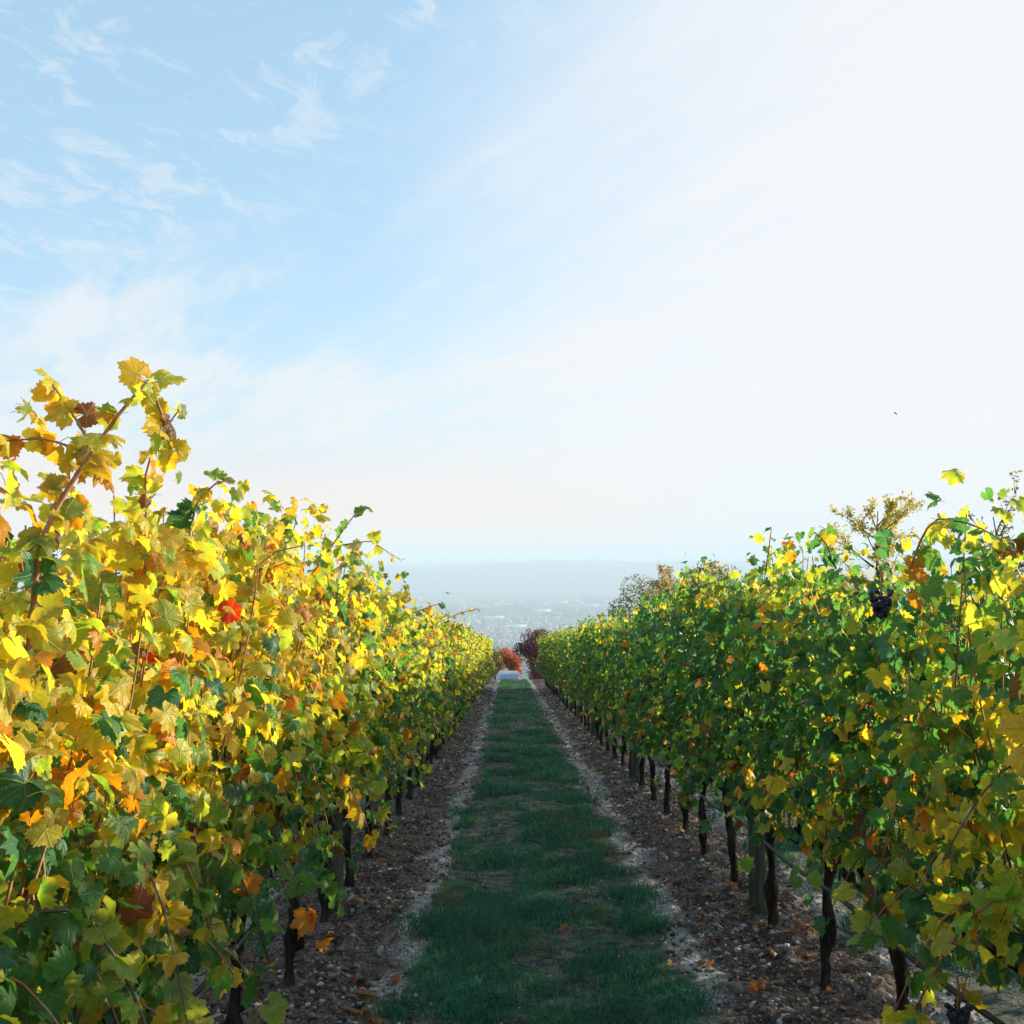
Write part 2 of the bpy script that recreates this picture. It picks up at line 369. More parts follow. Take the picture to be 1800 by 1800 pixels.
# ------------------------------------------------------------------ vine leaves
def outline(deg, key):
    return np.interp(deg, [k[0] for k in key], [k[1] for k in key])
KEY = [(0, 1.0), (12, .88), (27, .70), (38, .80), (50, .92), (62, .82), (79, .68), (94, .76), (107, .82), (122, .75), (140, .68), (158, .60), (170, .42), (180, .10)]
def leaf_shape(lod, rg):
    lobed = rg.uniform(.35, 1.35); asym = rg.uniform(-.08, .08)
    if lod == 0:
        half = np.array([0, 7, 13, 20, 26, 33, 42, 50, 57, 64, 72, 80, 90, 99, 108, 122, 138, 158])
        ang = np.concatenate([half, -half[::-1][:-1]]); ang = np.concatenate([ang[:18], [180], ang[18:]]) if False else np.concatenate([half, [180], -half[:0:-1]])
    elif lod == 1:
        half = np.array([0, 26, 50, 78, 106, 145]); ang = np.concatenate([half, [180], -half[:0:-1]])
    else:
        half = np.array([0, 28, 52, 108]); ang = np.concatenate([half, [180], -half[:0:-1]])
    r = outline(np.abs(ang), KEY); r = .72 + (r - .72) * lobed; r = np.where(np.abs(ang) > 175, .10, r)
    r = np.maximum(r, .08)
    if lod == 0:
        k = np.arange(len(ang)); r = r * (1 + np.where(k % 2 == 1, -.07, .055) * (np.abs(ang) < 165)) * (1 + rg.uniform(-.04, .04, len(ang)))
    else: r = r * (1 + rg.uniform(-.05, .05, len(ang)))
    r = r * (1 + asym * np.sign(ang) * (np.abs(ang) < 170))
    a = np.radians(ang); x = r * np.sin(a); y = r * np.cos(a)
    if lod == 0:
        N = len(ang); K = N // 3; ra = a[::3][:K]; rr = r[::3][:K] * .52; rr = .6 * rr + .4 * .42
        rr[np.abs(np.degrees(ra)) > 170] = .08
        X = np.concatenate([[0], rr * np.sin(ra), x]); Y = np.concatenate([[0], rr * np.cos(ra), y]); f = []
        for q in range(K):
            r0, r1 = 1 + q, 1 + (q + 1) % K; o0 = 1 + K + 3 * q; o = [o0, o0 + 1, o0 + 2, 1 + K + (3 * q + 3) % N]
            f += [(0, r1, r0), (r0, o[1], o[0]), (r0, o[2], o[1]), (r0, r1, o[2]), (r1, o[3], o[2])]
    else:
        X = np.concatenate([[0], x]); Y = np.concatenate([[0], y]); N = len(ang)
        f = [(0, 1 + (q + 1) % N, 1 + q) for q in range(N)]
    rad = np.hypot(X, Y); th = np.arctan2(X, Y)
    fold = rg.uniform(-.15, .95); droop = rg.uniform(.05, 1.05); wav = rg.uniform(.06, .24); ph = rg.uniform(0, 6.28); curl = rg.uniform(-.15, .6)
    Z = fold * np.abs(X) - .3 * fold - droop * rad ** 2 * .6 + wav * np.sin(th * 5 + ph) * rad ** 1.5 - curl * np.abs(X) ** 2.2
    Z -= Z[0]
    v = np.stack([X, Y, Z], 1); uv = np.stack([X * .5 + .5, Y * .5 + .5], 1)
    return v, np.array(f), uv
lrg = np.random.default_rng(21)
SHAPES = {0: [leaf_shape(0, lrg) for _ in range(18)], 1: [leaf_shape(1, lrg) for _ in range(8)], 2: [leaf_shape(2, lrg) for _ in range(6)]}
def petiole(v_scale=1.0):
    return np.array([[0, 0, 0], [0, -.22, -.03], [0, -.5, -.15], [0, -.78, -.42]])
LEAF_MESH = []
for (v, f, uv) in SHAPES[0]:
    mb = MB(); mb.add(v * [1, 1, 1], f, uv=uv); tube(mb, petiole(), [.022, .018, .016, .02], 3, mi=1, cap=False)
    LEAF_MESH.append(mb.mesh('leaf', [M_leaf, M_petiole], smooth=True, uv=True))

# colour families of the autumn leaves: rgb and how green the middle of the blade still is
FAM = {
    'gold':   ((.75, .49, .045), .45), 'yellow': ((.72, .56, .075), .60), 'lime':   ((.38, .42, .07), .6),
    'green':  ((.095, .26, .070), .30), 'teal': ((.048, .19, .095), .12), 'dark': ((.038, .135, .065), .1),
    'orange': ((.68, .26, .015), .25), 'brown':  ((.24, .10, .045), .0), 'red': ((.55, .03, .015), .0), 'pale': ((.50, .42, .20), .2)}
MIXES = {  # upper mixes yellower: partly autumn turning, partly sunlight put into the leaf colour
    'L_fresh': dict(lime=40, green=34, yellow=20, teal=6),
    'L_hot':  dict(gold=50, yellow=26, orange=11, pale=5, red=1.2, brown=4),
    'L_top':  dict(gold=42, yellow=28, lime=10, green=7, orange=9, brown=2, pale=4),
    'L_mid':  dict(gold=26, yellow=22, lime=16, green=20, teal=8, orange=4, brown=2, pale=2),
    'L_low':  dict(gold=6, yellow=11, lime=20, green=34, teal=26, orange=3, brown=3, red=.5, pale=2),
    'R_top':  dict(gold=14, yellow=26, lime=18, green=24, teal=12, orange=1.5, pale=.5),
    'R_mid':  dict(gold=2, yellow=4, lime=5, green=32, teal=40, dark=14, orange=1, brown=2),
    'R_low':  dict(gold=4, yellow=7, lime=8, green=28, teal=38, dark=8, orange=3, brown=4, red=.4),
    'R_warm': dict(gold=22, yellow=26, lime=16, green=18, teal=10, orange=4, brown=2)}
def pick_colour(mixname, rg):
    d = MIXES[mixname]; k = list(d); p = np.array([d[x] for x in k], float); f = k[rg.choice(len(k), p=p / p.sum())]
    c, a = FAM[f]; j = rg.uniform(.78, 1.2); h = rg.uniform(-.10, .10)
    return (min(c[0] * j * (1 + h), .85), min(c[1] * j * (1 - h * .3), .8), c[2] * j, float(np.clip(a + rg.uniform(-.3, .3), 0, 1)))
def colour_for(row, y, h, rg, hue):
    t = (h - .5) / 1.5 + rg.normal(0, .10) + hue * .35 - .04
    if row == 'L':
        if y < 3.6 and h > 1.15 and rg.random() < .45: return pick_colour('L_hot', rg)
        if (y > 7 and rg.random() < .32) or (3 < y < 7 and h > 1.75 and rg.random() < .4): return pick_colour('L_fresh', rg)
        return pick_colour('L_top' if t > .60 else 'L_mid' if t > .30 else 'L_low', rg)
    warm = hue * .5 + .5
    if rg.random() < np.clip((4.8 - y) / 3.2, 0, .8) * (.45 + warm): return pick_colour('R_warm', rg)
    if rg.random() < max(0, hue - (.18 if y < 4 else .34)) * 1.5: return pick_colour('R_warm', rg)
    return pick_colour('R_top' if t > (.72 if y < 6 else .84) else 'R_mid' if t > .25 else 'R_low', rg)

def top_height(row, y):
    if y < 2.2: return (1.74 if y < 1.4 else 1.90) if row == 'L' else 1.70
    if row == 'L': return 1.88 + .16 * (fbm(y, 3, .8, 3) - .5) * 2 + .09 * math.exp(-((y - 3.0) / 1.2) ** 2) + .19 * math.exp(-((y - 5.3) / 1.9) ** 2)
    return (1.90 if y > 3.3 else 1.83) + .13 * math.exp(-((y - 5.6) / 2.4) ** 2) + .16 * (fbm(y, 77, .7, 3) - .5) * 2 + .06 * math.exp(-((y - 2.6) / .6) ** 2)

def grow_vine(row, side, y, seed, dens=1.0, extra=()):
    """shoots and leaves of one vine, in the vine's own frame (root at the ground). side: +1 when the lane lies towards +x."""
    rg = np.random.default_rng(seed); shoots = []; L = []     # L: pos, tipdir, normal, size, colour
    top = top_height(row, y)
    n = 23
    for k in range(n):
        s = -.45 + .9 * (k + rg.uniform(.1, .9)) / n; h0 = .60 + rg.uniform(-.03, .08)
        H = top - h0 + rg.uniform(-.25, .01); N = int(H / .068); ph = rg.uniform(0, 6.28); lean = rg.normal(0, .09); outw = rg.normal(.0, .10)
        pts = []
        for q in range(N + 1):
            t = q / N
            pts.append([outw * t + .05 * math.sin(ph + 3 * t) + side * .09 * t * (1 if k % 2 else -.7), s + lean * t * 1.5 + .03 * math.sin(ph * 2 + 5 * t), h0 + H * t])
        pts = np.array(pts)
        if rg.random() < .5:       # the tip tips over
            m = max(3, N // 4); dx = side * rg.uniform(-.6, 1) * .26; a = np.linspace(0, 1, m) ** 1.5
            pts[-m:, 0] += dx * a; pts[-m:, 2] -= .14 * a
        shoots.append(('up', pts))
    for k in range(5):             # shoots that hang out and down
        s = rg.uniform(-.45, .45); h0 = rg.uniform(.75, 1.3); o = side * (1 if rg.random() < .65 else -1); N = 9
        t = np.linspace(0, 1, N)[:, None]; reach = rg.uniform(.2, .38); fall = rg.uniform(.15, max(.2, h0 - .60))
        b = np.array([o * .08, s, h0]); pts = b + t * np.array([o * reach, rg.uniform(-.2, .2), 0]) + np.concatenate([0 * t, 0 * t, .12 * np.sin(t * 3.1) - fall * t ** 2], 1)
        shoots.append(('hang', pts))
    for pts in extra: shoots.append(('tall', np.asarray(pts, float)))
    hue0 = lambda yy, zz: (fbm(y + yy + (50 if row == 'R' else 0), zz, 1.1, 2) - .5) * 2
    for kind, pts in shoots:
        N = len(pts); fav = None
        for q in range(0 if kind != 'up' else 0, N):
            p = pts[q]; h = p[2]
            reps = (2 if row == 'L' and y < 3 else 1) if kind == 'tall' else (3 if h > 1.0 else 2)
            if kind == 'up' and h < .85 and rg.random() < (.75 if h < .72 else .45 if row == 'L' else .35) * (.6 if y < 3.6 else 1): continue
            for r_ in range(reps):
                if rg.random() > dens: continue
                sgn = side * (1 if (q + r_) % 2 == 0 else -1) if kind != 'tall' else rg.choice([-1, 1])
                if kind == 'up' and rg.random() < .22: sgn = side
                az = rg.normal(0, .75); o = np.array([sgn * math.cos(az), math.sin(az), 0])
                L1 = rg.uniform(.05, .13) if r_ == 0 else rg.uniform(.09, .24)
                if h > top - .3: L1 = min(L1, .10)
                if kind == 'tall': L1 = rg.uniform(.035, .07)
                pos = p + o * L1 + np.array([0, 0, rg.uniform(-.03, .05)])
                lim = .33 + .07 * (fbm(y + p[1], h, 2.5, 2) - .5) * 2
                if kind == 'up': pos[0] = np.clip(pos[0], -lim, lim)
                pos[2] = min(pos[2], top + (9 if kind == 'tall' else .06))
                nn = o * rg.uniform(.5, 1.1) + np.array([0, 0, rg.uniform(.05, .95)]) + rg.normal(0, .45, 3)
                if h > top - .12: nn = nn + np.array([0, 0, .5])
                tip = np.array([0, 0, -1.0]) * rg.uniform(.3, 1.1) + o * rg.uniform(.15, .7) + rg.normal(0, .5, 3)
                if kind == 'tall':
                    nn = rg.normal(0, .6, 3) + [side * .7, -.4, .3]; tip = o * .6 + rg.normal(0, .5, 3) + [0, 0, -.35]
                sz = (rg.uniform(.035, .064) if r_ == 0 else rg.uniform(.026, .053)) * (.7 if q > N - 3 and kind != 'hang' else 1)
                if kind == 'hang': sz = rg.uniform(.032, .056)
                if kind == 'tall': sz = rg.uniform(.033, .056) * (1 - .4 * q / N)
                if kind != 'up': tip = nrm(tip); pos = p + tip * sz * .45 * (1 + r_ * .3)
                cc = colour_for(row, y + p[1], pos[2], rg, hue0(p[1], h))
                if fav is not None and rg.random() < .5:      # leaves of one shoot turn together
                    j = rg.uniform(.85, 1.15); cc = (min(fav[0] * j, .85), min(fav[1] * j, .8), fav[2] * j, fav[3])
                else: fav = cc
                L.append((pos, tip, nn, sz, cc))
    # low shoots and leaves round the head of the trunk
    for k in range(13 if y < 3.6 else 6 if y < 5 else 3):
        b = np.array([side * .03, rg.uniform(-.42, .42), rg.uniform(.60, .95)]); o = side * (1 if rg.random() < .6 else -1); N = 6; t = np.linspace(0, 1, N)[:, None]
        pts = b + t * np.array([o * rg.uniform(.10, .26), rg.uniform(-.12, .12), 0]) + np.concatenate([0 * t, 0 * t, .05 * np.sin(t * 3.1) - rg.uniform(.04, b[2] - (.42 if rg.random() < .4 else .54)) * t ** 1.6], 1)
        shoots.append(('low', pts))
        for q in range(1, N):
            s_ = rg.uniform(.042, .068); tip = nrm(np.array([o * rg.uniform(-.2, .8), rg.normal(0, .6), -rg.uniform(.3, 1)])); nn = np.array([o * .8, rg.normal(0, .4), .5]) + rg.normal(0, .3, 3)
            L.append((pts[q] + tip * s_ * .8, tip, nn, s_, colour_for(row, y + pts[q][1], pts[q][2], rg, hue0(pts[q][1], pts[q][2]))))
    return shoots, L
def frames(L):
    pos = np.array([l[0] for l in L]); t = nrm(np.array([l[1] for l in L])); n = np.array([l[2] for l in L])
    n = n - (n * t).sum(1, keepdims=True) * t; n = nrm(n); x = np.cross(t, n) * (.74 + .38 * ((pos[:, :1] * 977 + pos[:, 1:2] * 331) % 1))
    return pos, x, t, n, np.array([l[3] for l in L]), np.array([l[4] for l in L])
def foliage(mb, L, lod, rg):
    pos, x, t, n, s, col = frames(L); sh = SHAPES[lod]; which = rg.integers(0, len(sh), len(L))
    for q, (v, f, uv) in enumerate(sh):
        idx = np.nonzero(which == q)[0]
        if not len(idx): continue
        W = (v[None, :, 0:1] * x[idx][:, None] + v[None, :, 1:2] * t[idx][:, None] + v[None, :, 2:3] * n[idx][:, None]) * s[idx][:, None, None] + pos[idx][:, None]
        FF = f[None] + (np.arange(len(idx)) * len(v))[:, None, None]
        cc = np.repeat(col[idx], len(v), 0); uu = np.tile(uv, (len(idx), 1))
        mb.add(W.reshape(-1, 3), FF.reshape(-1, 3), cc, uu)

# ------------------------------------------------------------------ trunks, posts, wires
def trunk_mesh(seed, mats):
    rg = np.random.default_rng(seed); mb = MB(); n = 16; t = np.linspace(0, 1, n); bend = rg.uniform(-.05, .05, 2); ph = rg.uniform(0, 6, 2)
    x = bend[0] * .5 * np.sin(t * 3 + ph[0]) + .006 * np.sin(t * 17 + ph[1]); y = rg.uniform(.0, .06) * np.sin(t * 2.6 + ph[1]) + .006 * np.cos(t * 15 + ph[0])
    x = x - x[0]; y = y - y[0]
    r = .023 + .005 * np.sin(t * 11 + ph[0]) + .013 * np.exp(-((t - 0) / .12) ** 2) + .014 * np.exp(-((t - .95) / .10) ** 2)
    k = rg.uniform(.2, .45); r = r + .012 * np.exp(-((t - k) / .06) ** 2)
    tube(mb, np.stack([x, y, -.06 + t * .66], 1), r, 10, wob=.17, rg=rg)
    if rg.random() < .5:   # a stub of old wood
        a = np.array([x[5], y[5], .16]); tube(mb, [a, a + [.03, .045, .01], a + [.04, .07, .06]], [.024, .026, .014], 7, wob=.2, rg=rg)
    return mb.mesh('trunk', mats), np.array([x[-1], y[-1], .58])
TRUNKS = [trunk_mesh(40 + q, [M_bark]) for q in range(9)]
def cordon_mesh(head, seed):
    rg = np.random.default_rng(seed); mb = MB(); n = 12; t = np.linspace(0, 1, n)
    for sg in (-1, 1):
        pts = np.stack([head[0] * (1 - t) + .015 * np.sin(t * 8), head[1] + (sg * .45 - head[1]) * t, head[2] - .02 + .04 * np.sin(t * 3) + .012 * np.sin(t * 14)], 1)
        tube(mb, pts, .020 - .008 * t, 7, wob=.18, rg=rg)
        for q in (3, 6, 9): tube(mb, [pts[q], pts[q] + [.004, .01, .03], pts[q] + [0, .0, .06]], [.014, .013, .008], 6, wob=.2, rg=rg)
    return mb.mesh('cordon', [M_bark])
CORDONS = [cordon_mesh(TRUNKS[q][1], 70 + q) for q in range(9)]
ORD = ['first', 'second', 'third', 'fourth', 'fifth', 'sixth', 'seventh', 'eighth', 'ninth', 'tenth']
ROWNAME = {'L': 'golden left', 'R': 'green right', 'LL': 'outer left', 'RR': 'outer right'}

def cane_mesh(pts, r0, r1, m, sides=4):
    mb = MB(); tube(mb, pts, np.linspace(r0, r1, len(pts)), sides); return mb.mesh('cane', [m])

def build_vine(row, side, xr, y, k, parts, lod, label, extra=(), r_extra=.005):
    z = float(gz(xr, y)); root = empty('grapevine', (xr, y, z))
    tag(root, label, 'grapevine', 'vines of the %s row' % ROWNAME[row])
    tk = k % len(TRUNKS); rg = np.random.default_rng(900 + k * 7 + (0 if row == 'L' else 5000))
    link('trunk', TRUNKS[tk][0], root); link('cordon', CORDONS[tk], root)
    ex = [np.asarray(e) - [xr, y, z] for e in extra]
    shoots, L = grow_vine(row, side, y, 1000 + k * 13 + (0 if row == 'L' else 7777), 1.0, ex)
    shoots_tall = [p for kd, p in shoots if kd == 'tall']
    if lod == 0:
        for kind, pts in shoots:
            if kind == 'tall': rr = r_extra if pts is shoots_tall[0] else .0032; link('cane', cane_mesh(pts, rr, rr * .5, M_cane, 6), root)
            else: link('cane', cane_mesh(pts[:-1] if kind == 'up' else pts, .0045, .002, M_cane if rg.random() < .7 else M_oldcane), root)
    else:
        mb = MB()
        for kind, pts in shoots: tube(mb, (pts[:-1] if kind == 'up' else pts)[::2], .0042, 3)
        tag(mb.build('canes', [M_cane], root), kind='stuff')
    sc = np.array([l[0][0] * side * 1.6 + (l[0][2] > 1.75) * .3 + rg.uniform(0, .25) for l in L])
    if len(ex): 
        big = np.array([l[0][2] > 1.95 for l in L]); sc = sc + big * 2
    order = np.argsort(-sc); sel = order[:parts]; rest = [L[q] for q in order[parts:]]
    if len(sel):
        LL = [L[q] for q in sel]; pos, x, t, n, s, col = frames(LL)
        for q in range(len(LL)):
            M = Matrix(((x[q][0] * s[q], t[q][0] * s[q], n[q][0] * s[q], pos[q][0]), (x[q][1] * s[q], t[q][1] * s[q], n[q][1] * s[q], pos[q][1]),
                        (x[q][2] * s[q], t[q][2] * s[q], n[q][2] * s[q], pos[q][2]), (0, 0, 0, 1)))
            o = bpy.data.objects.new('leaf', LEAF_MESH[rg.integers(0, len(LEAF_MESH))]); o.color = col[q]
            o.parent = root; o.matrix_basis = M; C.objects.link(o)
    if rest:
        mb = MB(); foliage(mb, rest, lod if parts else max(lod, 1), rg)
        tag(mb.build('foliage', [M_mass], root, uv=True, color=True), kind='stuff')
    return root
def copy_thing(src, loc, label, group=None, rz=None):
    r = src.copy(); C.objects.link(r); r.location = loc; r['label'] = label
    if group: r['group'] = group
    if rz is not None: r.rotation_euler = (0, 0, rz)
    for ch in list(src.children):
        c = ch.copy(); C.objects.link(c); c.parent = r
    return r

POSTS = [5.65 + 5.4 * q for q in range(7)]
def where(row, y):
    """how a vine is told from its neighbours: counted from the wooden posts of its row"""
    name = ROWNAME[row]
    if y < POSTS[0]:
        n = int(round((POSTS[0] - .35 - y) / .9)); return 'grapevine in the %s row, %s in front of the first wooden post' % (name, ['last', 'second', 'third', 'fourth', 'fifth', 'sixth'][min(n, 5)])
    b = [q for q, p in enumerate(POSTS) if p <= y][-1]; n = int((y - POSTS[b]) / .9)
    return 'grapevine in the %s row, %s behind the %s wooden post' % (name, ORD[n], ORD[b])

EXTRA = {}
def spl(pts, n):
    pts = np.array(pts)
    if len(pts) > 3:       # smooth the bends
        for _ in range(2):
            q = np.empty((2 * len(pts), 3)); a, b = pts[:-1], pts[1:]; m_ = np.stack([.75 * a + .25 * b, .25 * a + .75 * b], 1).reshape(-1, 3); pts = np.concatenate([pts[:1], m_, pts[-1:]])
    d = np.r_[0, np.cumsum(np.linalg.norm(np.diff(pts, axis=0), axis=1))]; t = np.linspace(0, d[-1], n)
    return np.stack([np.interp(t, d, pts[:, q]) for q in range(3)], 1)
def extra(row, k, spec, n):
    EXTRA.setdefault((row, k), []).append(spl([P(*s) for s in spec], n))
# tall shoots that stand out of the hedge, each grown from its own vine
extra('L', 1, [(40, 1230, 1.62), (58, 1080, 1.62), (66, 960, 1.64), (108, 875, 1.66), (165, 790, 1.68), (216, 718, 1.70), (262, 668, 1.72)], 16)
extra('L', 1, [(165, 790, 1.85), (130, 730, 1.85), (95, 680, 1.86), (80, 655, 1.87)], 6)
extra('L', 1, [(165, 800, 1.86), (80, 770, 1.86), (10, 775, 1.88)], 6)
extra('L', 1, [(255, 1010, 2.0), (258, 900, 2.0), (252, 830, 1.98), (285, 760, 1.95), (315, 720, 1.93)], 10)
extra('L', 2, [(330, 960, 2.5), (345, 880, 2.5), (385, 845, 2.48)], 7)
extra('L', 1, [(262, 670, 1.80), (282, 720, 1.81), (300, 790, 1.82)], 5)
extra('L', 4, [(548, 1010, 4.0), (590, 950, 3.95), (622, 905, 3.9), (640, 890, 3.88)], 8)
extra('L', 4, [(590, 960, 4.0), (650, 950, 4.0), (705, 985, 4.0)], 7)
extra('L', 7, [(690, 1090, 6.6), (775, 1060, 6.6), (785, 1040, 6.6)], 6)
extra('L', 9, [(780, 1090, 8.8), (815, 1075, 8.8), (840, 1070, 8.8)], 5)
extra('R', 3, [(1345, 1010, 4.6), (1352, 960, 4.6), (1356, 930, 4.6)], 6)
extra('R', 2, [(1470, 1000, 3.4), (1450, 950, 3.4), (1430, 935, 3.4)], 6)
extra('R', 1, [(1600, 1000, 2.8), (1625, 930, 2.8), (1655, 905, 2.75), (1720, 925, 2.7), (1760, 950, 2.6)], 10)
extra('R', 5, [(1220, 1050, 6.2), (1235, 1005, 6.2), (1240, 985, 6.2)], 5)

VY = [.95 + .88 * q for q in range(44)]
END_L, END_R = 39.3, 38.4
for row, side, xr in (('L', 1, LX), ('R', -1, RX)):
    protos = []
    for k, y in enumerate(VY):
        if any(abs(y - p) < .12 for p in POSTS): y += .2
        if y > (END_L if row == 'L' else END_R): continue
        parts = 300 if y < 6.5 else 200 if y < 10 else 110 if y < 14 else 0
        if y < 17:
            r = build_vine(row, side, xr, y, k, parts, 0 if y < 6 else 1, where(row, y), EXTRA.get((row, k), ()), .0065 if (row, k) == ('L', 1) else .004)
            if y > 10.5: protos.append(r)
        elif len(protos) < 14:
            r = build_vine(row, side, xr, y, k, 0, 2, where(row, y)); protos.append(r)
        else:
            far = [q for q in protos if len(q.children) < 8]
            src = far[(k * 5) % len(far)]
            r = copy_thing(src, (xr, y, float(gz(xr, y))), where(row, y)); r.scale = (1, 1, 1 + .05 * math.sin(k * 2.3))
    if row == 'L': farL = [q for q in protos if len(q.children) < 8]
    else: farR = [q for q in protos if len(q.children) < 8]
# the next rows on either side, seen through the gaps and shading the lanes
for row, xr, y0, y1, src in (('RR', RX + PITCHROW, 1.2, 38.0, farR), ('LL', LX - PITCHROW, .4, 30, farL)):
    q = 0; y = y0
    while y < y1:
        lab = '%s row grapevine, level with the spot %s' % (ROWNAME[row], where('R' if row == 'RR' else 'L', y).split(', ')[1])
        r = copy_thing(src[(q * 3 + 1) % len(src)], (xr, y, float(gz(xr, y))), lab, 'vines of the %s row' % ROWNAME[row]); q += 1; y += .9

def post(xr, y, label, grp):
    o = empty('wooden_post', (xr, y, float(gz(xr, y)))); tag(o, label, 'post', grp)
    rg = np.random.default_rng(int(y * 10)); mb = MB(); tube(mb, np.stack([.004 * np.sin(np.arange(9)), .004 * np.cos(np.arange(9)), np.linspace(-.2, 1.70, 9)], 1), .052, 14, wob=.03, rg=rg)
    mb.build('pole', [M_post], o)
    for h in (.95, 1.32, 1.65):
        m2 = MB(); sgn = 1 if xr < 0 else -1; tube(m2, [[sgn * .048, -.012, h - .01], [sgn * .062, -.004, h], [sgn * .062, .004, h], [sgn * .048, .012, h - .01]], .002, 4); m2.build('wire_staple', [M_wire], o)
for row, xr in (('L', LX), ('R', RX)):
    for q, y in enumerate(POSTS):
        post(xr, y, '%s green-grey wooden post from the front, standing in the %s vine row' % (ORD[q], ROWNAME[row]), 'wooden posts of the vine rows')
    sgn = 1 if row == 'L' else -1
    yy = np.concatenate([np.linspace(.2, 12, 60), np.linspace(13, 38, 26)])
    for nm, h in (('lowest', .95), ('middle', 1.32), ('topmost', 1.65)):
        mb = MB(); tube(mb, np.stack([xr + sgn * (.058 + 0 * yy), yy, -SLOPE * yy + h + .02 - .012 * np.abs(np.sin(yy * math.pi / 5.4))], 1), .0016, 5)
        o = mb.build('trellis_wire', [M_wire]); tag(o, '%s thin steel wire strung along the %s vine row' % (nm, ROWNAME[row]), 'wire', 'trellis wires')
    mb = MB(); tube(mb, np.stack([xr + sgn * (.035 + .006 * np.sin(yy * 2)), yy, -SLOPE * yy + .50 + .012 * np.sin(yy * 3.5)], 1), .0105, 8)
    o = mb.build('drip_hose', [M_hose]); tag(o, 'black irrigation hose tied along the trunks of the %s row' % ROWNAME[row], 'hose', 'irrigation hoses')

# ------------------------------------------------------------------ grapes
def grapes(loc, label, n=95, h=.075, seed=5):
    rg = np.random.default_rng(seed); o = empty('grape_bunch', loc); tag(o, label, 'grapes', 'bunches of dark grapes')
    import bmesh
    bm = bmesh.new(); bmesh.ops.create_icosphere(bm, subdivisions=2, radius=1); v0 = np.array([v.co[:] for v in bm.verts]); f0 = np.array([[v.index for v in f.verts] for f in bm.faces]); bm.free()
    mb = MB()
    for q in range(n):
        t = rg.random() ** .8; rad = .024 * (1 - t) ** .6 + .006; a = rg.uniform(0, 6.28); c = np.array([rad * math.cos(a), rad * math.sin(a), -.02 - t * h])
        mb.add(v0 * rg.uniform(.0068, .0085) + c, f0)
    tag(mb.build('berries', [M_grape], o), kind='stuff')
    mb = MB(); tube(mb, [[0, 0, .05], [.004, 0, .02], [0, 0, -.02], [0, 0, -h]], [.003, .003, .0025, .0015], 5); mb.build('stalk', [M_petiole], o)
m, n, o = mat('grape_skin'); f = noise(n, objco(n), 40, 3, .6)
p = princ(n, mix(n, smooth(n, f, .3, .7), (.008, .008, .022), (.035, .035, .07)), .45, .4); n.links.new(p.outputs[0], o.inputs[0]); M_grape = m
grapes(P(1548, 1026, 2.8), 'dark blue grape bunch hanging near the top of the green right row')
grapes(P(1683, 1752, 2.45), 'small dark grape bunch hanging low beside the nearest right trunks', 60, .05, 8)

# ------------------------------------------------------------------ ground cover: grass, grit, stones, fallen leaves
def grass_material():
    m, n, o = mat('grass_blade'); at = n.nodes.new('ShaderNodeAttribute'); at.attribute_name = 'lcol'
    p = princ(n, at.outputs['Color'], .6, .25); tr = n.nodes.new('ShaderNodeBsdfTranslucent'); n.links.new(mix(n, 1.0, at.outputs['Color'], (1.2, 1.3, .6), 'MULTIPLY'), tr.inputs[0])
    ms = n.nodes.new('ShaderNodeMixShader'); ms.inputs[0].default_value = .35; n.links.new(p.outputs[0], ms.inputs[1]); n.links.new(tr.outputs[0], ms.inputs[2]); n.links.new(ms.outputs[0], o.inputs[0]); return m
M_grass = grass_material()
def grass_blades(mb, x, y, hgt, wid, rg, tone):
    n = len(x); z = gz(x, y) - .004; a = rg.uniform(0, 2 * math.pi, n); b = rg.uniform(0, 2 * math.pi, n); bend = rg.uniform(.3, 1.5, n) * hgt
    w = np.stack([np.cos(a), np.sin(a), 0 * a], 1) * wid[:, None]; d = np.stack([np.cos(b), np.sin(b), 0 * b], 1)
    P0 = np.stack([x, y, z], 1); P1 = P0 + d * (bend * .3)[:, None] + np.stack([0 * x, 0 * x, hgt * .58], 1); P2 = P0 + d * bend[:, None] + np.stack([0 * x, 0 * x, hgt * (1 - .38 * bend / hgt)], 1)
    V = np.stack([P0 - w, P0 + w, P1 - w * .7, P1 + w * .7, P2], 1); F = np.array([[0, 1, 3], [0, 3, 2], [2, 3, 4]])
    FF = F[None] + (np.arange(n) * 5)[:, None, None]
    mb.add(V.reshape(-1, 3), FF.reshape(-1, 3), np.repeat(tone, 5, 0))
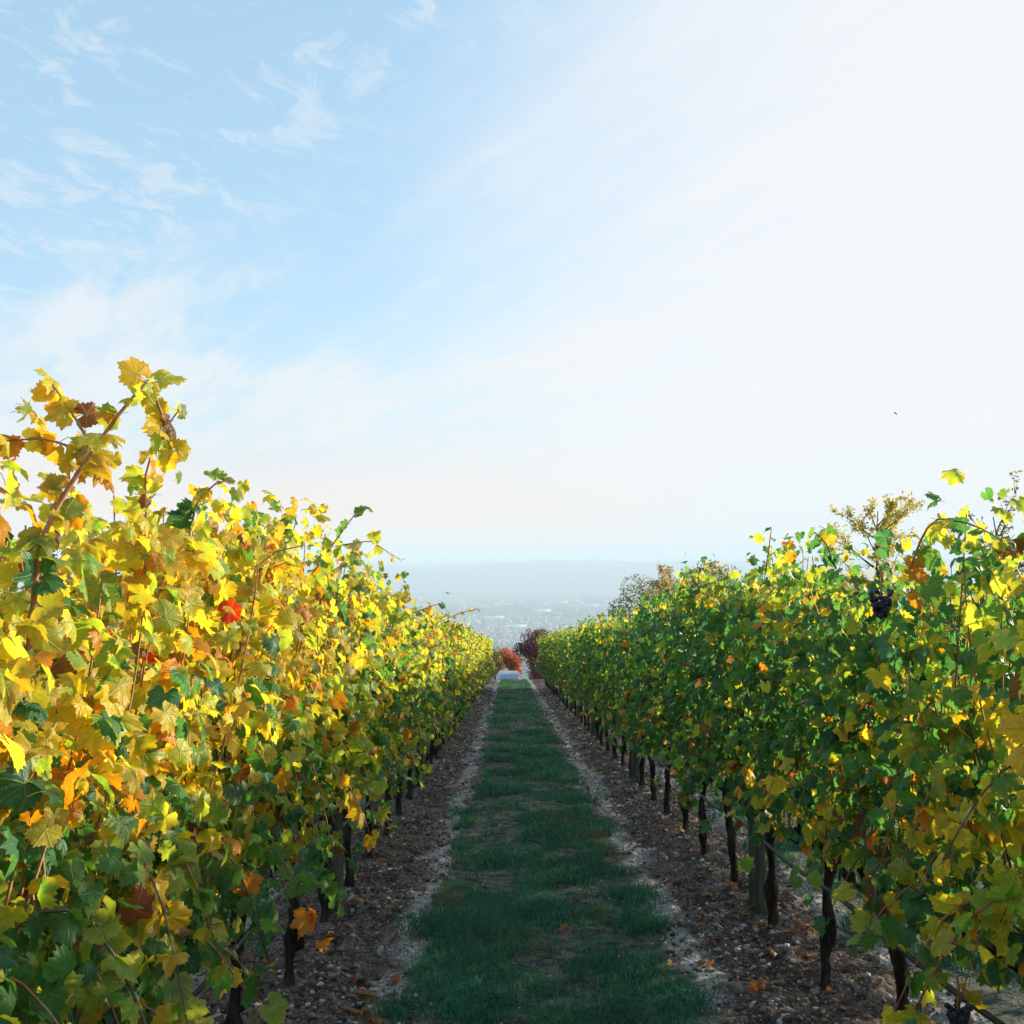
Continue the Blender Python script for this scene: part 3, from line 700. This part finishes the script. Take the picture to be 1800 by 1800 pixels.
def sow(xa, xb, ya, yb, dens, seed, hscale=1.0, wscale=1.0, edges=None):
    rg = np.random.default_rng(seed); n = int((xb - xa) * (yb - ya) * dens); x = rg.uniform(xa, xb, n); y = rg.uniform(ya, yb, n)
    lo, hi = edges(y) if edges else (xa + .1, xb - .1)
    e = np.minimum(x - lo, hi - x) + .30 * (fbm(x, y, 3.0, 2) - .5)
    clump = fbm(x, y, 2.1, 3); bare = fbm(x * 1.0 + 40, y * .8, 1.7, 3)
    wear = sstep(np.abs(x - .22), .34, .12) * (fbm(x * 2, y, .9, 3) - .36) * 1.3 if edges else 0 * x
    bare = bare + np.clip(wear, 0, .13)
    keep = (e > 0) & (rg.random(n) < np.clip((clump - .30) * 4.2, .12, 1)) & (rg.random(n) < np.clip((.70 - bare) * 9, .05, 1))
    x, y, clump = x[keep], y[keep], clump[keep]; n = len(x)
    h = (.022 + .085 * np.clip(clump - .32, 0, .5) * 2) * rg.uniform(.6, 1.35, n) * hscale * np.where(rg.random(n) < .05, 1.7, 1)
    dry = (rg.random(n) < .05 + .40 * (fbm(x + 11, y, 2.0, 2) > .66))
    g = np.stack([.026 * np.ones(n), .145 * np.ones(n), .10 * np.ones(n), np.ones(n)], 1) * np.r_[1, 1, 1, 1]
    g[:, :3] *= rg.uniform(.5, 1.6, (n, 1)) * (.55 + .95 * fbm(x + 3, y + 8, 2.6, 3))[:, None]; g[:, 0] *= rg.uniform(.7, 1.8, n)
    pale_blades = rg.random(n) < .14; g[pale_blades, :3] *= [2.4, 1.9, 1.6]  # a random share of the blades is paler
    g[dry] = np.array([.24, .17, .10, 1])
    return x, y, h, .0021 * wscale * rg.uniform(.7, 1.3, n), rg, g
mb = MB()
for (ya, yb, dn, hs, ws, sd_) in ((2.9, 6, 21000, .85, .62, 1), (6, 10, 10000, .85, .95, 2), (10, 18, 4000, .9, 1.6, 3), (18, 47, 1100, .9, 3.4, 4)):
    grass_blades(mb, *(lambda r: (r[0], r[1], r[2], r[3], r[4], r[5]))(sow(-.75, 1.2, ya, yb, dn, sd_, hs, ws, lane_edges)))
# tussocks along the right-hand edge of the turf and a few in the stony strip
tr_ = np.random.default_rng(77)
TUS = [(P(1195, 1745, 4.22), .15, .11, 500), (P(1130, 1610, 5.4), .16, .12, 600), (P(1110, 1560, 6.0), .18, .11, 600), (P(830, 1740, 4.2), .2, .11, 700), (P(780, 1620, 5.3), .2, .12, 700),
       (P(1060, 1440, 8.4), .2, .10, 400), (P(1010, 1400, 9.8), .25, .12, 500), (P(820, 1420, 9.0), .22, .10, 400), (P(700, 1770, 4.1), .12, .09, 300), (P(950, 1590, 5.6), .3, .10, 900), (P(880, 1500, 7.0), .3, .1, 900)]
for (c, rad, hh, n_) in TUS + [(P(1075, 1690, 4.65), .22, .10, 900), (P(1120, 1760, 4.1), .2, .10, 800)]:
    x = c[0] + tr_.normal(0, rad * .5, n_); y = c[1] + tr_.normal(0, rad * .7, n_); g = np.stack([.026 * np.ones(n_), .145 * np.ones(n_), .10 * np.ones(n_), np.ones(n_)], 1); g[:, :3] *= tr_.uniform(.6, 1.5, (n_, 1))
    grass_blades(mb, x, y, hh * tr_.uniform(.5, 1.1, n_), .0024 * tr_.uniform(.7, 1.3, n_), tr_, g)
tag(mb.build('lane_grass', [M_grass], color=True), 'dark green grass strip running down the middle of the lane', 'grass', kind='stuff')
for nm, xa, xb, lab in (('right', RX + .42, RX + PITCHROW - .4, 'dark grass seen beyond the trunks of the right row'), ('left', LX - PITCHROW + .4, LX - .42, 'dark grass seen through the bare stems of the left row')):
    mb = MB()
    for (ya, yb, dn, ws, sd_) in ((.8, 8, 6500, 1.2, 11), (8, 20, 1500, 2.4, 12)):
        grass_blades(mb, *sow(xa, xb, ya, yb, dn, sd_ + len(nm), 1.2, ws))
    tag(mb.build('side_grass', [M_grass], color=True), lab, 'grass', kind='stuff')

def blob(rg, sub=1):
    import bmesh
    bm = bmesh.new(); bmesh.ops.create_icosphere(bm, subdivisions=sub, radius=1); v = np.array([q.co[:] for q in bm.verts]); f = np.array([[q.index for q in t.verts] for t in bm.faces]); bm.free()
    
    for _ in range(6):
        c_ = nrm(rg.normal(0, 1, 3)); e_ = np.maximum(v @ c_ - .5, 0); v = v - e_[:, None] * c_
    v = v * (1 + rg.uniform(-.22, .22, (len(v), 1))); return v * rg.uniform(.7, 1.3, 3) * [1, 1, .6], f
brg = np.random.default_rng(5); PEB = [blob(brg, 1) for _ in range(12)]
def scatter(mb, n, ya, yb, size, seed, zone, colf, power=1.6):
    rg = np.random.default_rng(seed); x = rg.uniform(-3.2, 3.7, n * 3); t = rg.random(n * 3); y = ya * (yb / ya) ** (t ** .9)
    u = np.abs(((x - LX + PITCHROW * 10) % PITCHROW) - PITCHROW / 2); keep = zone(x, y, u, rg); x, y = x[keep][:n], y[keep][:n]; m_ = len(x)
    s = size[0] + (size[1] - size[0]) * rg.random(m_) ** 5; s = s * (1 + np.maximum(y - 8, 0) / 16); z = gz(x, y) + s * .12; col = colf(m_, rg); which = rg.integers(0, len(PEB), m_)
    for q, (v, f) in enumerate(PEB):
        idx = np.nonzero(which == q)[0]; k = len(idx)
        if not k: continue
        a = rg.uniform(0, 6.28, k); ca, sa = np.cos(a)[:, None], np.sin(a)[:, None]
        X = v[None, :, 0] * ca - v[None, :, 1] * sa; Y = v[None, :, 0] * sa + v[None, :, 1] * ca; Z = np.repeat(v[None, :, 2], k, 0)
        W = np.stack([X, Y, Z], -1) * s[idx][:, None, None] + np.stack([x[idx], y[idx], z[idx]], 1)[:, None]
        FF = f[None] + (np.arange(k) * len(v))[:, None, None]; mb.add(W.reshape(-1, 3), FF.reshape(-1, 3), np.repeat(col[idx], len(v), 0))
def attr_material(name, rough=.95):
    m, n, o = mat(name); at = n.nodes.new('ShaderNodeAttribute'); at.attribute_name = 'lcol'; f = noise(n, objco(n), 60, 4, .7)
    c = mix(n, smooth(n, f, .3, .7), mix(n, 1.0, at.outputs['Color'], (.6, .6, .6), 'MULTIPLY'), at.outputs['Color'])
    p = princ(n, c, rough, .1, f, .6, .006); n.links.new(p.outputs[0], o.inputs[0]); return m
M_grit = attr_material('grit')
def greys(n, rg):
    v = rg.uniform(.16, .62, n); w_ = rg.uniform(.86, .98, n); c = np.stack([v, v * w_, v * w_ * .96, np.ones(n)], 1); return c
def browns(n, rg):
    v = rg.uniform(.35, 1.2, n); return np.stack([.165 * v, .122 * v, .106 * v, np.ones(n)], 1)
z_soil = lambda x, y, u, rg: (u > .60) & (rg.random(len(x)) < .35 + .65 * (fbm(x, y, 1.6, 2) > .5))
z_edge = lambda x, y, u, rg: (u > .50) & (u < .84) & (fbm(x, y, 1.4, 2) > .46)
z_lane = lambda x, y, u, rg: (u < .7) & (fbm(x + 40, y * .8, 1.7, 3) > .52)
mb = MB(); scatter(mb, 32000, 2.6, 30, (.003, .026), 1, z_soil, greys); scatter(mb, 24000, 2.6, 26, (.0025, .013), 2, z_edge, greys); scatter(mb, 16000, 2.8, 20, (.003, .014), 3, z_lane, greys)
tag(mb.build('gravel', [M_grit], smooth=False, color=True), 'pale limestone grit lying on the soil beside the grass', 'gravel', kind='stuff')
mb = MB(); scatter(mb, 30000, 2.6, 34, (.004, .026), 4, z_soil, browns)
tag(mb.build('soil_clods', [M_grit], smooth=False, color=True), 'dark brown crumbly soil clods under the vine rows', 'soil', kind='stuff')

# leaf litter: small dry leaves and scraps too many to count, drifting under the rows
lt = np.random.default_rng(88); LL = []; n_ = 1500
lx = lt.uniform(-1.9, 2.4, n_ * 3); ly = 2.8 * (24 / 2.8) ** lt.random(n_ * 3); lu = np.abs(((lx - LX + PITCHROW * 10) % PITCHROW) - PITCHROW / 2)
kp = (lt.random(n_ * 3) < np.where(lu > .62, .9, .10)) & (fbm(lx + 5, ly, 1.5, 3) > .46); lx, ly = lx[kp][:n_], ly[kp][:n_]; lz = gz(lx, ly)
for q in range(len(lx)):
    c = [(.20, .07, .045), (.26, .11, .06), (.13, .08, .055), (.20, .14, .10), (.12, .06, .045)][lt.integers(0, 5)]
    LL.append(((lx[q], ly[q], lz[q] + .014), lt.normal(0, 1, 3) * [1, 1, .25], lt.normal(0, .45, 3) + [0, 0, 1], lt.uniform(.012, .034), (*c, .1)))
mb = MB(); foliage(mb, LL, 1, lt); tag(mb.build('leaf_litter', [M_mass], uv=True, color=True), 'small dry brown leaf scraps scattered over the soil of both rows', 'leaf litter', kind='stuff')

# single stones one can pick out
srg = np.random.default_rng(12); STONES = []
for q in range(6):
    import bmesh
    bm = bmesh.new(); bmesh.ops.create_icosphere(bm, subdivisions=2, radius=1)
    cuts = [Vector(srg.normal(0, 1, 3)).normalized() for _ in range(9)]
    for v in bm.verts:
        for c_ in cuts:        # knock flat facets into the lump
            e_ = v.co.dot(c_) - .62
            if e_ > 0: v.co -= c_ * e_
        c = v.co; v.co = Vector((c.x, c.y, c.z)) * (1 + .22 * (srg.random() - .5) + .25 * math.sin(c.x * 3 + q) * math.cos(c.y * 2.4 + q)); 
    me = bpy.data.meshes.new('stone'); bm.to_mesh(me); bm.free(); me.materials.append(M_stone); STONES.append(me)
def stone(x, y, s, label, grp=None, rz=0, flat=.5, q=0, tm=None):
    o = link('stone', STONES[q % 6]); o.location = (x, y, float(gz(x, y)) + s * flat * .35); o.scale = (s, s * .62, s * flat); o.rotation_euler = (srg.uniform(-.2, .2), srg.uniform(-.2, .2), rz)
    if tm is not None: o.material_slots[0].link = 'OBJECT'; o.material_slots[0].material = tm
    tag(o, label, 'stone', grp)
def gp(px, py):
    d = (CAM_H - 0) ; ray = CAMM @ Vector(((px - 900) / FPX, (900 - py) / FPX, -1)); t = CAM_H / (-ray.z - SLOPE * ray.y); return ray.x * t, ray.y * t
for q, (px, py, s, lab) in enumerate([(1290, 1752, .058, 'large flat white stone on the grit right of the nearest grass tuft'), (1345, 1720, .038, 'long pale stone lying on dark soil near the right trunks'),
        (1278, 1572, .034, 'slim slanting pale stone in front of the right wooden post'), (1238, 1586, .024, 'small tilted grey stone between the grass and the right post'),
        (1200, 1597, .030, 'broken white stone in the soil just right of the grass edge'), (1150, 1532, .026, 'upright grey stone at the edge of the turf'),
        (727, 1478, .045, 'rounded grey stone on the soil left of the grass'), (1245, 1710, .022, 'bright white stone on the pale grit strip'),
        (1256, 1683, .026, 'pale lump of limestone beside the thin right grass edge'), (1380, 1632, .028, 'white stone at the foot of the trunk beside the right post'),
        (1493, 1757, .028, 'tan rounded stone behind the nearest thick right trunk'), (700, 1530, .03, 'grey stone half buried beside the left post'), (735, 1500, .028, 'flat white stone left of the lane where soil meets grass')]):
    x, y = gp(px, py); stone(x, y, s, lab, None, srg.uniform(-.6, .6), .5, q)
zones = [('right vine soil', .95, 1.4), ('left vine soil', -1.0, -.6), ('right grit strip', .75, .95)]
def beside(y):
    b = int(np.argmin([abs(y - p) for p in POSTS])); d = y - POSTS[b]
    return '%s the %s wooden post' % ('level with' if abs(d) < .45 else 'just before' if -1.4 < d < 0 else 'well before' if d < 0 else 'just past' if d < 1.4 else 'well past', ORD[b])
STONE_TONES = [('pale grey', M_stone), ('whitish', simple('white_limestone', (.46, .44, .42), (.34, .32, .30), 24, .95, .1, bstr=.7, bdist=.01)), ('tan', simple('tan_stone', (.27, .20, .14), (.20, .15, .11), 24, .95, .1, bstr=.7, bdist=.01))]
for q in range(84):
    zn, xa, xb = zones[q % 3]; t = srg.random(); y = 3.6 * (13 / 3.6) ** t; x = srg.uniform(xa, xb); fl = srg.uniform(.3, .8); sz = srg.uniform(.014, .028); tn, tm = STONE_TONES[q % 7 % 3]
    stone(x, y, sz * (1 + y / 20), '%s %s %s stone on the %s, %s' % ('small' if sz < .021 else 'fist-sized', 'flat' if fl < .5 else 'lumpy', tn, zn, beside(y)), 'loose stones on the ' + zn, srg.uniform(0, 3), fl, q, tm)

# fallen leaves
frg = np.random.default_rng(31)
fall_cols = {'reddish brown': (.20, .055, .030, .0), 'dull orange': (.42, .15, .04, .1), 'dry brown': (.15, .085, .05, 0)}
fz = [('left vine soil', -.98, -.5), ('right vine soil', .85, 1.7), ('lane grass', -.35, .75)]
for q in range(110):
    zn, xa, xb = fz[0 if q % 11 < 5 else 1 if q % 11 < 9 else 2]; cn = list(fall_cols)[frg.integers(0, 3)]
    y = 3.3 * (14 / 3.3) ** frg.random(); x = frg.uniform(xa, xb); s = frg.uniform(.035, .062)
    o = link('fallen_leaf', LEAF_MESH[frg.integers(0, len(LEAF_MESH))]); o.color = fall_cols[cn]; o.location = (x, y, float(gz(x, y)) + .02); o.scale = (s, s * .8, s)
    o.rotation_euler = (frg.uniform(-.5, .5), frg.uniform(-.5, .5), frg.uniform(0, 6.28))
    tag(o, '%s %s fallen leaf on the %s, %s' % ('broad' if s > .049 else 'small', cn, zn, beside(y)), 'fallen leaf', 'fallen leaves on the ' + zn)

# ------------------------------------------------------------------ trees and bushes behind the vineyard
def tree(name, x, y, H, spread, trunk_r, label, cat, cols, leaf=.035, nleaf=5000, seed=1, grp=None, crown_from=.3, feathery=True, droop=0.0):
    rg = np.random.default_rng(seed); z = float(gz(x, y)); root = empty(name, (x, y, z)); tag(root, label, cat, grp)
    mb = MB(); n = 9; t = np.linspace(0, 1, n); tp = np.stack([.06 * H * np.sin(t * 2 + seed) * t, .05 * H * np.cos(t * 2 + seed) * t, -.1 + t * H * .8], 1)
    tube(mb, tp, trunk_r * (1 - .85 * t), 8, wob=.1, rg=rg); mb.build('trunk', [M_treebark], root)
    tips = []
    nb = 26
    for b in range(nb):
        t0 = rg.uniform(crown_from, .95); base = np.array([np.interp(t0, t, tp[:, q]) for q in range(3)]); a = rg.uniform(0, 6.28)
        ln = spread * rg.uniform(.55, 1.1) * (1.15 - .6 * abs(t0 - .45)); up = rg.uniform(.3, 1.2) if feathery else rg.uniform(-.1, .7)
        d = nrm(np.array([math.cos(a), math.sin(a), up])); q = np.linspace(0, 1, 6)[:, None]; pts = base + d * ln * q + np.array([0, 0, 1]) * (.12 * ln * q ** 2 - droop * ln * q ** 2) + rg.normal(0, .02 * ln, (6, 3)) * q
        mb = MB(); tube(mb, pts, trunk_r * .3 * (1.1 - np.linspace(0, 1, 6)), 4)
        for tw in range(5):
            qi = rg.integers(1, 6); dd = nrm(d * .6 + rg.normal(0, .5, 3) + [0, 0, .35 if feathery else 0]); l2 = ln * rg.uniform(.2, .5); p2 = pts[qi] + dd * l2 * np.linspace(0, 1, 4)[:, None]
            tube(mb, p2, trunk_r * .09 * (1.2 - np.linspace(0, 1, 4)), 3); tips.append((pts[qi], p2[-1]))
        tips.append((pts[2], pts[-1])); mb.build('branch', [M_treebark], root)
    L = []; A = np.array([q[0] for q in tips]); B = np.array([q[1] for q in tips])
    clumps = [np.r_[rg.normal(0, spread * .34, 2), H * (max(crown_from, .2) + (.88 - max(crown_from, .2)) * rg.random()), spread * rg.uniform(.32, .5)] for _ in range(15)]
    for q in range(nleaf):
        k = rg.integers(0, len(tips)); u = rg.random() ** .6; p = A[k] + (B[k] - A[k]) * u + rg.normal(0, .035 * spread, 3)
        if not feathery:
            m_ = clumps[rg.integers(0, len(clumps))]; dv = nrm(rg.normal(0, 1, 3)) * rg.random() ** .4 * m_[3]; p = m_[:3] + dv * [1, 1, .85]
        c = cols[rg.integers(0, len(cols))]; j = rg.uniform(.6, 1.35)
        L.append((p, rg.normal(0, 1, 3) + [0, 0, -.3], rg.normal(0, 1, 3) + [0, 0, .6], leaf * rg.uniform(.6, 1.2), (c[0] * j, c[1] * j, c[2] * j, 1)))
    pos, xx, tt, nn, s, col = frames(L); v = np.array([[0, -.6, 0], [.38, 0, .08], [0, 1, -.05], [-.38, 0, .08]]); f = np.array([[0, 1, 2], [0, 2, 3]])
    W = (v[None, :, 0:1] * xx[:, None] + v[None, :, 1:2] * tt[:, None] + v[None, :, 2:3] * nn[:, None]) * s[:, None, None] + pos[:, None]
    mb = MB(); mb.add(W.reshape(-1, 3), (f[None] + (np.arange(len(L)) * 4)[:, None, None]).reshape(-1, 3), np.repeat(col, 4, 0))
    tag(mb.build('crown', [M_treeleaf], root, color=True), kind='stuff'); return root
olive = [(.50, .46, .10), (.60, .48, .10), (.36, .38, .08), (.62, .44, .10)]
rust = [(.48, .34, .20), (.52, .38, .18), (.38, .30, .14)]
tree('young_tree', 6.35, 16.2, 4.85, 1.0, .05, 'slender tree with sparse olive-gold leaves rising behind the right row', 'tree', olive, .045, 5200, 4, 'trees beyond the right vine row')
tree('young_tree', 6.05, 11.6, 3.95, .7, .04, 'wispy grey-green sapling at the far right edge behind the vines', 'tree', [(.16, .16, .08), (.22, .2, .1)], .04, 1100, 9, 'trees beyond the right vine row')
tree('young_tree', 6.2, 34.5, 4.4, 1.7, .07, 'feathery rust-brown tree behind the middle of the right row', 'tree', rust, .08, 9000, 14, 'trees beyond the right vine row')
tree('young_tree', 6.6, 39, 4.2, 1.3, .06, 'thin grey-brown tree behind the far part of the right row', 'tree', rust, .07, 2000, 15, 'trees beyond the right vine row')
tree('small_tree', 3.3, 57.5, 4.6, 1.6, .10, 'half bare brown tree beside the purple tree at the lane end', 'tree', [(.16, .12, .06), (.2, .16, .07), (.12, .07, .05)], .08, 4200, 19, 'trees at the end of the lane', .15)
tree('purple_tree', 1.8, 62, 4.45, 1.6, .12, 'dark purple-red leaved tree right of the lane end', 'tree', [(.15, .018, .060), (.20, .024, .070), (.09, .014, .040)], .085, 11000, 22, 'trees at the end of the lane', .12, False)
tree('orange_bush', .2, 69, 2.35, 1.05, .07, 'round orange-red bush rising right behind the parked car', 'bush', [(.50, .09, .07), (.52, .15, .07), (.42, .06, .06), (.42, .26, .08)], .085, 9000, 25, 'trees at the end of the lane', .05, False)
tree('green_shrub', -2.3, 66, 2.6, 1.3, .07, 'low green and yellow shrub left of the parked car', 'bush', [(.08, .12, .03), (.24, .2, .05)], .09, 3500, 27, 'trees at the end of the lane', .05, False)
tree('yellow_shrub', 1.75, 67.5, 2.5, 1.0, .05, 'yellow-green shrub between the orange bush and the purple tree', 'bush', [(.35, .30, .04), (.20, .22, .04)], .08, 5000, 29, 'trees at the end of the lane', .05, False)
tree('yellow_shrub', -1.0, 70, 2.3, .9, .05, 'tawny shrub directly left of the orange bush', 'bush', [(.35, .22, .06), (.22, .2, .05)], .08, 4000, 30, 'trees at the end of the lane', .05, False)
# large trees right of the lane end that shade its last metres
for q, (x, y, H) in enumerate(((9.5, 47.5, 6.0), (7.6, 51.5, 6.5))):
    tree('roadside_tree', x, y, H, 2.4, .14, ['broad yellow-green tree hidden behind the end of the right row', 'taller yellow-green tree hidden by the purple tree and vines'][q], 'tree', [(.10, .12, .03), (.22, .19, .04)], .10, 9000, 33 + q, 'trees at the end of the lane', .1, False)

# ------------------------------------------------------------------ parked car
M_paint = simple('silver_paint', (.48, .50, .55), None, 5, .3, .6); M_glass = simple('car_glass', (.30, .35, .42), None, 5, .06, 1.0, metal=.7)
M_rubber = simple('tyre_rubber', (.02, .02, .02), None, 30, .9); M_lamp = simple('lamp_glass', (.7, .7, .7), None, 5, .1, .8); M_rim = simple('wheel_rim', (.4, .4, .42), None, 5, .35, .6, metal=.8)
def car(x, y):
    z = float(base_z(y)); o = empty('parked_car', (x, y, z)); tag(o, 'silver-white car parked at the far end of the lane', 'car')
    def loft(secs):   # secs: (y, halfwidth bottom, halfwidth top, zbottom, ztop)
        mb = MB(); V = []; 
        for (yy, a, b, z0, z1) in secs:
            zm = z0 + (z1 - z0) * .55; V += [[-a * .94, yy, z0], [-a, yy, zm], [-b, yy, z1 - .04], [-b * .9, yy, z1], [b * .9, yy, z1], [b, yy, z1 - .04], [a, yy, zm], [a * .94, yy, z0]]
        F = []; k = 8
        for s in range(len(secs) - 1):
            for j in range(k):
                a0, a1 = s * k + j, s * k + (j + 1) % k; F += [(a0, a1, a1 + k), (a0, a1 + k, a0 + k)]
        for s, fl in ((0, 1), (len(secs) - 1, 0)):
            for j in range(1, k - 1): F.append((s * k, s * k + j + 1, s * k + j) if fl else (s * k, s * k + j, s * k + j + 1))
        mb.add(V, F); return mb
    loft([(-2.1, .70, .66, .32, .62), (-1.95, .84, .78, .22, .78), (-1.0, .88, .80, .2, .93), (.0, .89, .80, .2, .96), (1.4, .88, .80, .2, .98), (2.0, .84, .76, .24, .95), (2.1, .72, .7, .35, .85)]).build('body', [M_paint], o, smooth=False)
    loft([(-1.02, .76, .70, .90, .96), (-.42, .77, .60, .90, 1.40), (.3, .78, .61, .90, 1.47), (1.2, .78, .60, .90, 1.42), (1.85, .76, .66, .90, 1.0)]).build('cabin', [M_paint], o, smooth=False)
    mb = MB(); mb.add([[-.66, -1.02, .985], [.66, -1.02, .985], [.53, -.46, 1.385], [-.53, -.46, 1.385]], [(0, 1, 2), (0, 2, 3)]); mb.build('windscreen', [M_glass], o, smooth=False)
    for s in (-1, 1):
        mb = MB(); mb.add([[s * .775, -.75, .99], [s * .79, 1.45, 1.0], [s * .655, 1.1, 1.34], [s * .665, -.35, 1.34]], [(0, 1, 2), (0, 2, 3)]); mb.build('side_window', [M_glass], o, smooth=False)
        mb = MB(); box(mb, (s * .62, -2.0, .62), (.15, .09, .07)); mb.build('headlight', [M_lamp], o)
        mb = MB(); box(mb, (s * .93, -.75, 1.0), (.09, .05, .06)); mb.build('wing_mirror', [M_paint], o)
        for yy in (-1.3, 1.3):
            mb = MB(); tube(mb, [[s * .70, yy, .32], [s * .90, yy, .32]], .32, 20); wv = mb.build('wheel', [M_rubber], o)
            mb = MB(); tube(mb, [[s * .88, yy, .32], [s * .915, yy, .32]], .19, 16); mb.build('rim', [M_rim], wv)
    mb = MB(); box(mb, (0, -2.06, .36), (.55, .05, .07)); mb.build('grille', [M_rubber], o)
car(-.05, 60.3)

# ------------------------------------------------------------------ town on the plain
M_town = attr_material('town_walls')
trg = np.random.default_rng(44); mb = MB()
HV = np.array([[-1, -1, 0], [1, -1, 0], [1, 1, 0], [-1, 1, 0], [-1, -1, 1], [1, -1, 1], [1, 1, 1], [-1, 1, 1], [-1, 0, 1.45], [1, 0, 1.45]], float)
HF = np.array([(0, 1, 5), (0, 5, 4), (2, 3, 7), (2, 7, 6), (3, 0, 4), (3, 4, 7), (3, 7, 8), (4, 8, 7), (1, 2, 6), (1, 6, 5), (5, 6, 9), (4, 5, 9), (4, 9, 8), (6, 7, 8), (6, 8, 9)])
cent = [(trg.uniform(-1500, 1500), 2700 * (9500 / 2700) ** trg.random(), trg.uniform(140, 520)) for _ in range(46)]
cent += [(-60, 3500, 260), (180, 4300, 420), (60, 3100, 170), (-500, 6400, 700), (500, 6900, 900), (0, 8200, 1100)]
for (cx0, cy0, rad) in cent:
    k = int(70 + rad * .12); X = trg.normal(cx0, rad, k); Y = trg.normal(cy0, rad * .7, k)
    for q in range(k):
        a = trg.uniform(0, 3.14); ca, sa = math.cos(a), math.sin(a); w0, d0, h0 = trg.uniform(5, 12), trg.uniform(4, 7), trg.uniform(4, 9)
        if trg.random() < .05: w0 *= 2.5; d0 *= 2.2
        v = HV * [w0, d0, h0]; v = np.stack([v[:, 0] * ca - v[:, 1] * sa + X[q], v[:, 0] * sa + v[:, 1] * ca + Y[q], v[:, 2] + PLAIN_Z - .5], 1)
        c = trg.uniform(.28, .6); mb.add(v, HF, (c, c * .96, c * .9, 1))
tag(mb.build('distant_town', [M_town], smooth=False, color=True), 'pale town scattered over the hazy plain below the vineyard', 'town', kind='stuff')
M_shed = simple('shed_white', (.78, .78, .76), None, .1, .6); wm = MB()
wm.add(HV * [45, 18, 9] * [1, 1, 1], HF); WM = wm.mesh('warehouse', [M_shed], smooth=False)
for q, (px, py, lab) in enumerate(((905, 1104, 'bright white warehouse roof lowest on the plain above the lane end'), (868, 1088, 'long white warehouse on the plain above the left row tip'), (985, 1060, 'white warehouse standing alone right of centre on the hazy plain'),
        (790, 1012, 'far white shed at the left of the hazy plain'), (930, 1028, 'far pale warehouse in the middle of the hazy plain'), (1040, 1066, 'white warehouse near the right vines on the plain'), (952, 1075, 'short white warehouse in the middle distance of the plain'))):
    ray = CAMM @ Vector(((px - 900) / FPX, (900 - py) / FPX, -1)); t = (CAM_H - PLAIN_Z) / -ray.z
    o = link('warehouse', WM); o.location = (ray.x * t, ray.y * t, PLAIN_Z - .3); o.rotation_euler = (0, 0, trg.uniform(-.3, .3)); tag(o, lab, 'warehouse', 'white warehouses on the plain')

# ------------------------------------------------------------------ birds
M_bird = simple('bird_plumage', (.03, .03, .035), (.06, .06, .07), 20, .8)
def bird(px, py, d, s, label, roll):
    p = P(px, py, d); o = empty('bird', tuple(p), .5); o.rotation_euler = (0, roll, .7); o.scale = (s, s, s); tag(o, label, 'bird', 'birds in the sky')
    mb = MB(); tube(mb, [[0, -.20, .0], [0, -.15, .02], [0, -.05, .0], [0, .08, 0], [0, .22, 0], [0, .30, 0]], [.006, .028, .05, .045, .02, .03], 8); mb.build('body', [M_bird], o)
    for sg in (-1, 1):
        mb = MB(); v = np.array([[.03, -.09, .02], [.03, .07, .015], [.22, -.13, .10], [.22, .05, .09], [.52, -.02, .02], [.50, .07, .01]]) * [sg, 1, 1]; v2 = v + [0, 0, .012]
        q = [(0, 2, 3, 1), (2, 4, 5, 3)]; F = []
        for a, b, c, e in q: F += [(a, b, c), (a, c, e), (a + 6, c + 6, b + 6), (a + 6, e + 6, c + 6)]
        for a, b in ((0, 2), (2, 4), (4, 5), (5, 3), (3, 1)): F += [(a, b, b + 6), (a, b + 6, a + 6)]
        mb.add(np.concatenate([v, v2]), F); mb.build('wing', [M_bird], o, smooth=False)
bird(1574, 727, 95, .62, 'small dark bird flying in the bright sky upper right', .35)
bird(946, 953, 160, .5, 'tiny dark bird low over the hills in the middle', -.2)

# ------------------------------------------------------------------ haze: one closed box of even air
mb = MB(); HT = max((o.matrix_world @ Vector(c)).z for o in C.objects if o.name.startswith('distant_hills') for c in o.bound_box) + 6; print('HAZE TOP', HT)
box(mb, (0, 8000, (HT + PLAIN_Z - 30) / 2), (43000, 45000, (HT - PLAIN_Z + 30) / 2))
m, n, o = mat('hazy_air'); pv = n.nodes.new('ShaderNodeVolumePrincipled'); pv.inputs['Color'].default_value = (.69, .84, .985, 1)
pv.inputs['Density'].default_value = 1 / 4100; pv.inputs['Anisotropy'].default_value = 0.0; n.links.new(pv.outputs[0], o.inputs['Volume'])
hz = mb.build('haze', [m], smooth=False); tag(hz, 'pale blue haze over the plain', 'haze', kind='stuff')
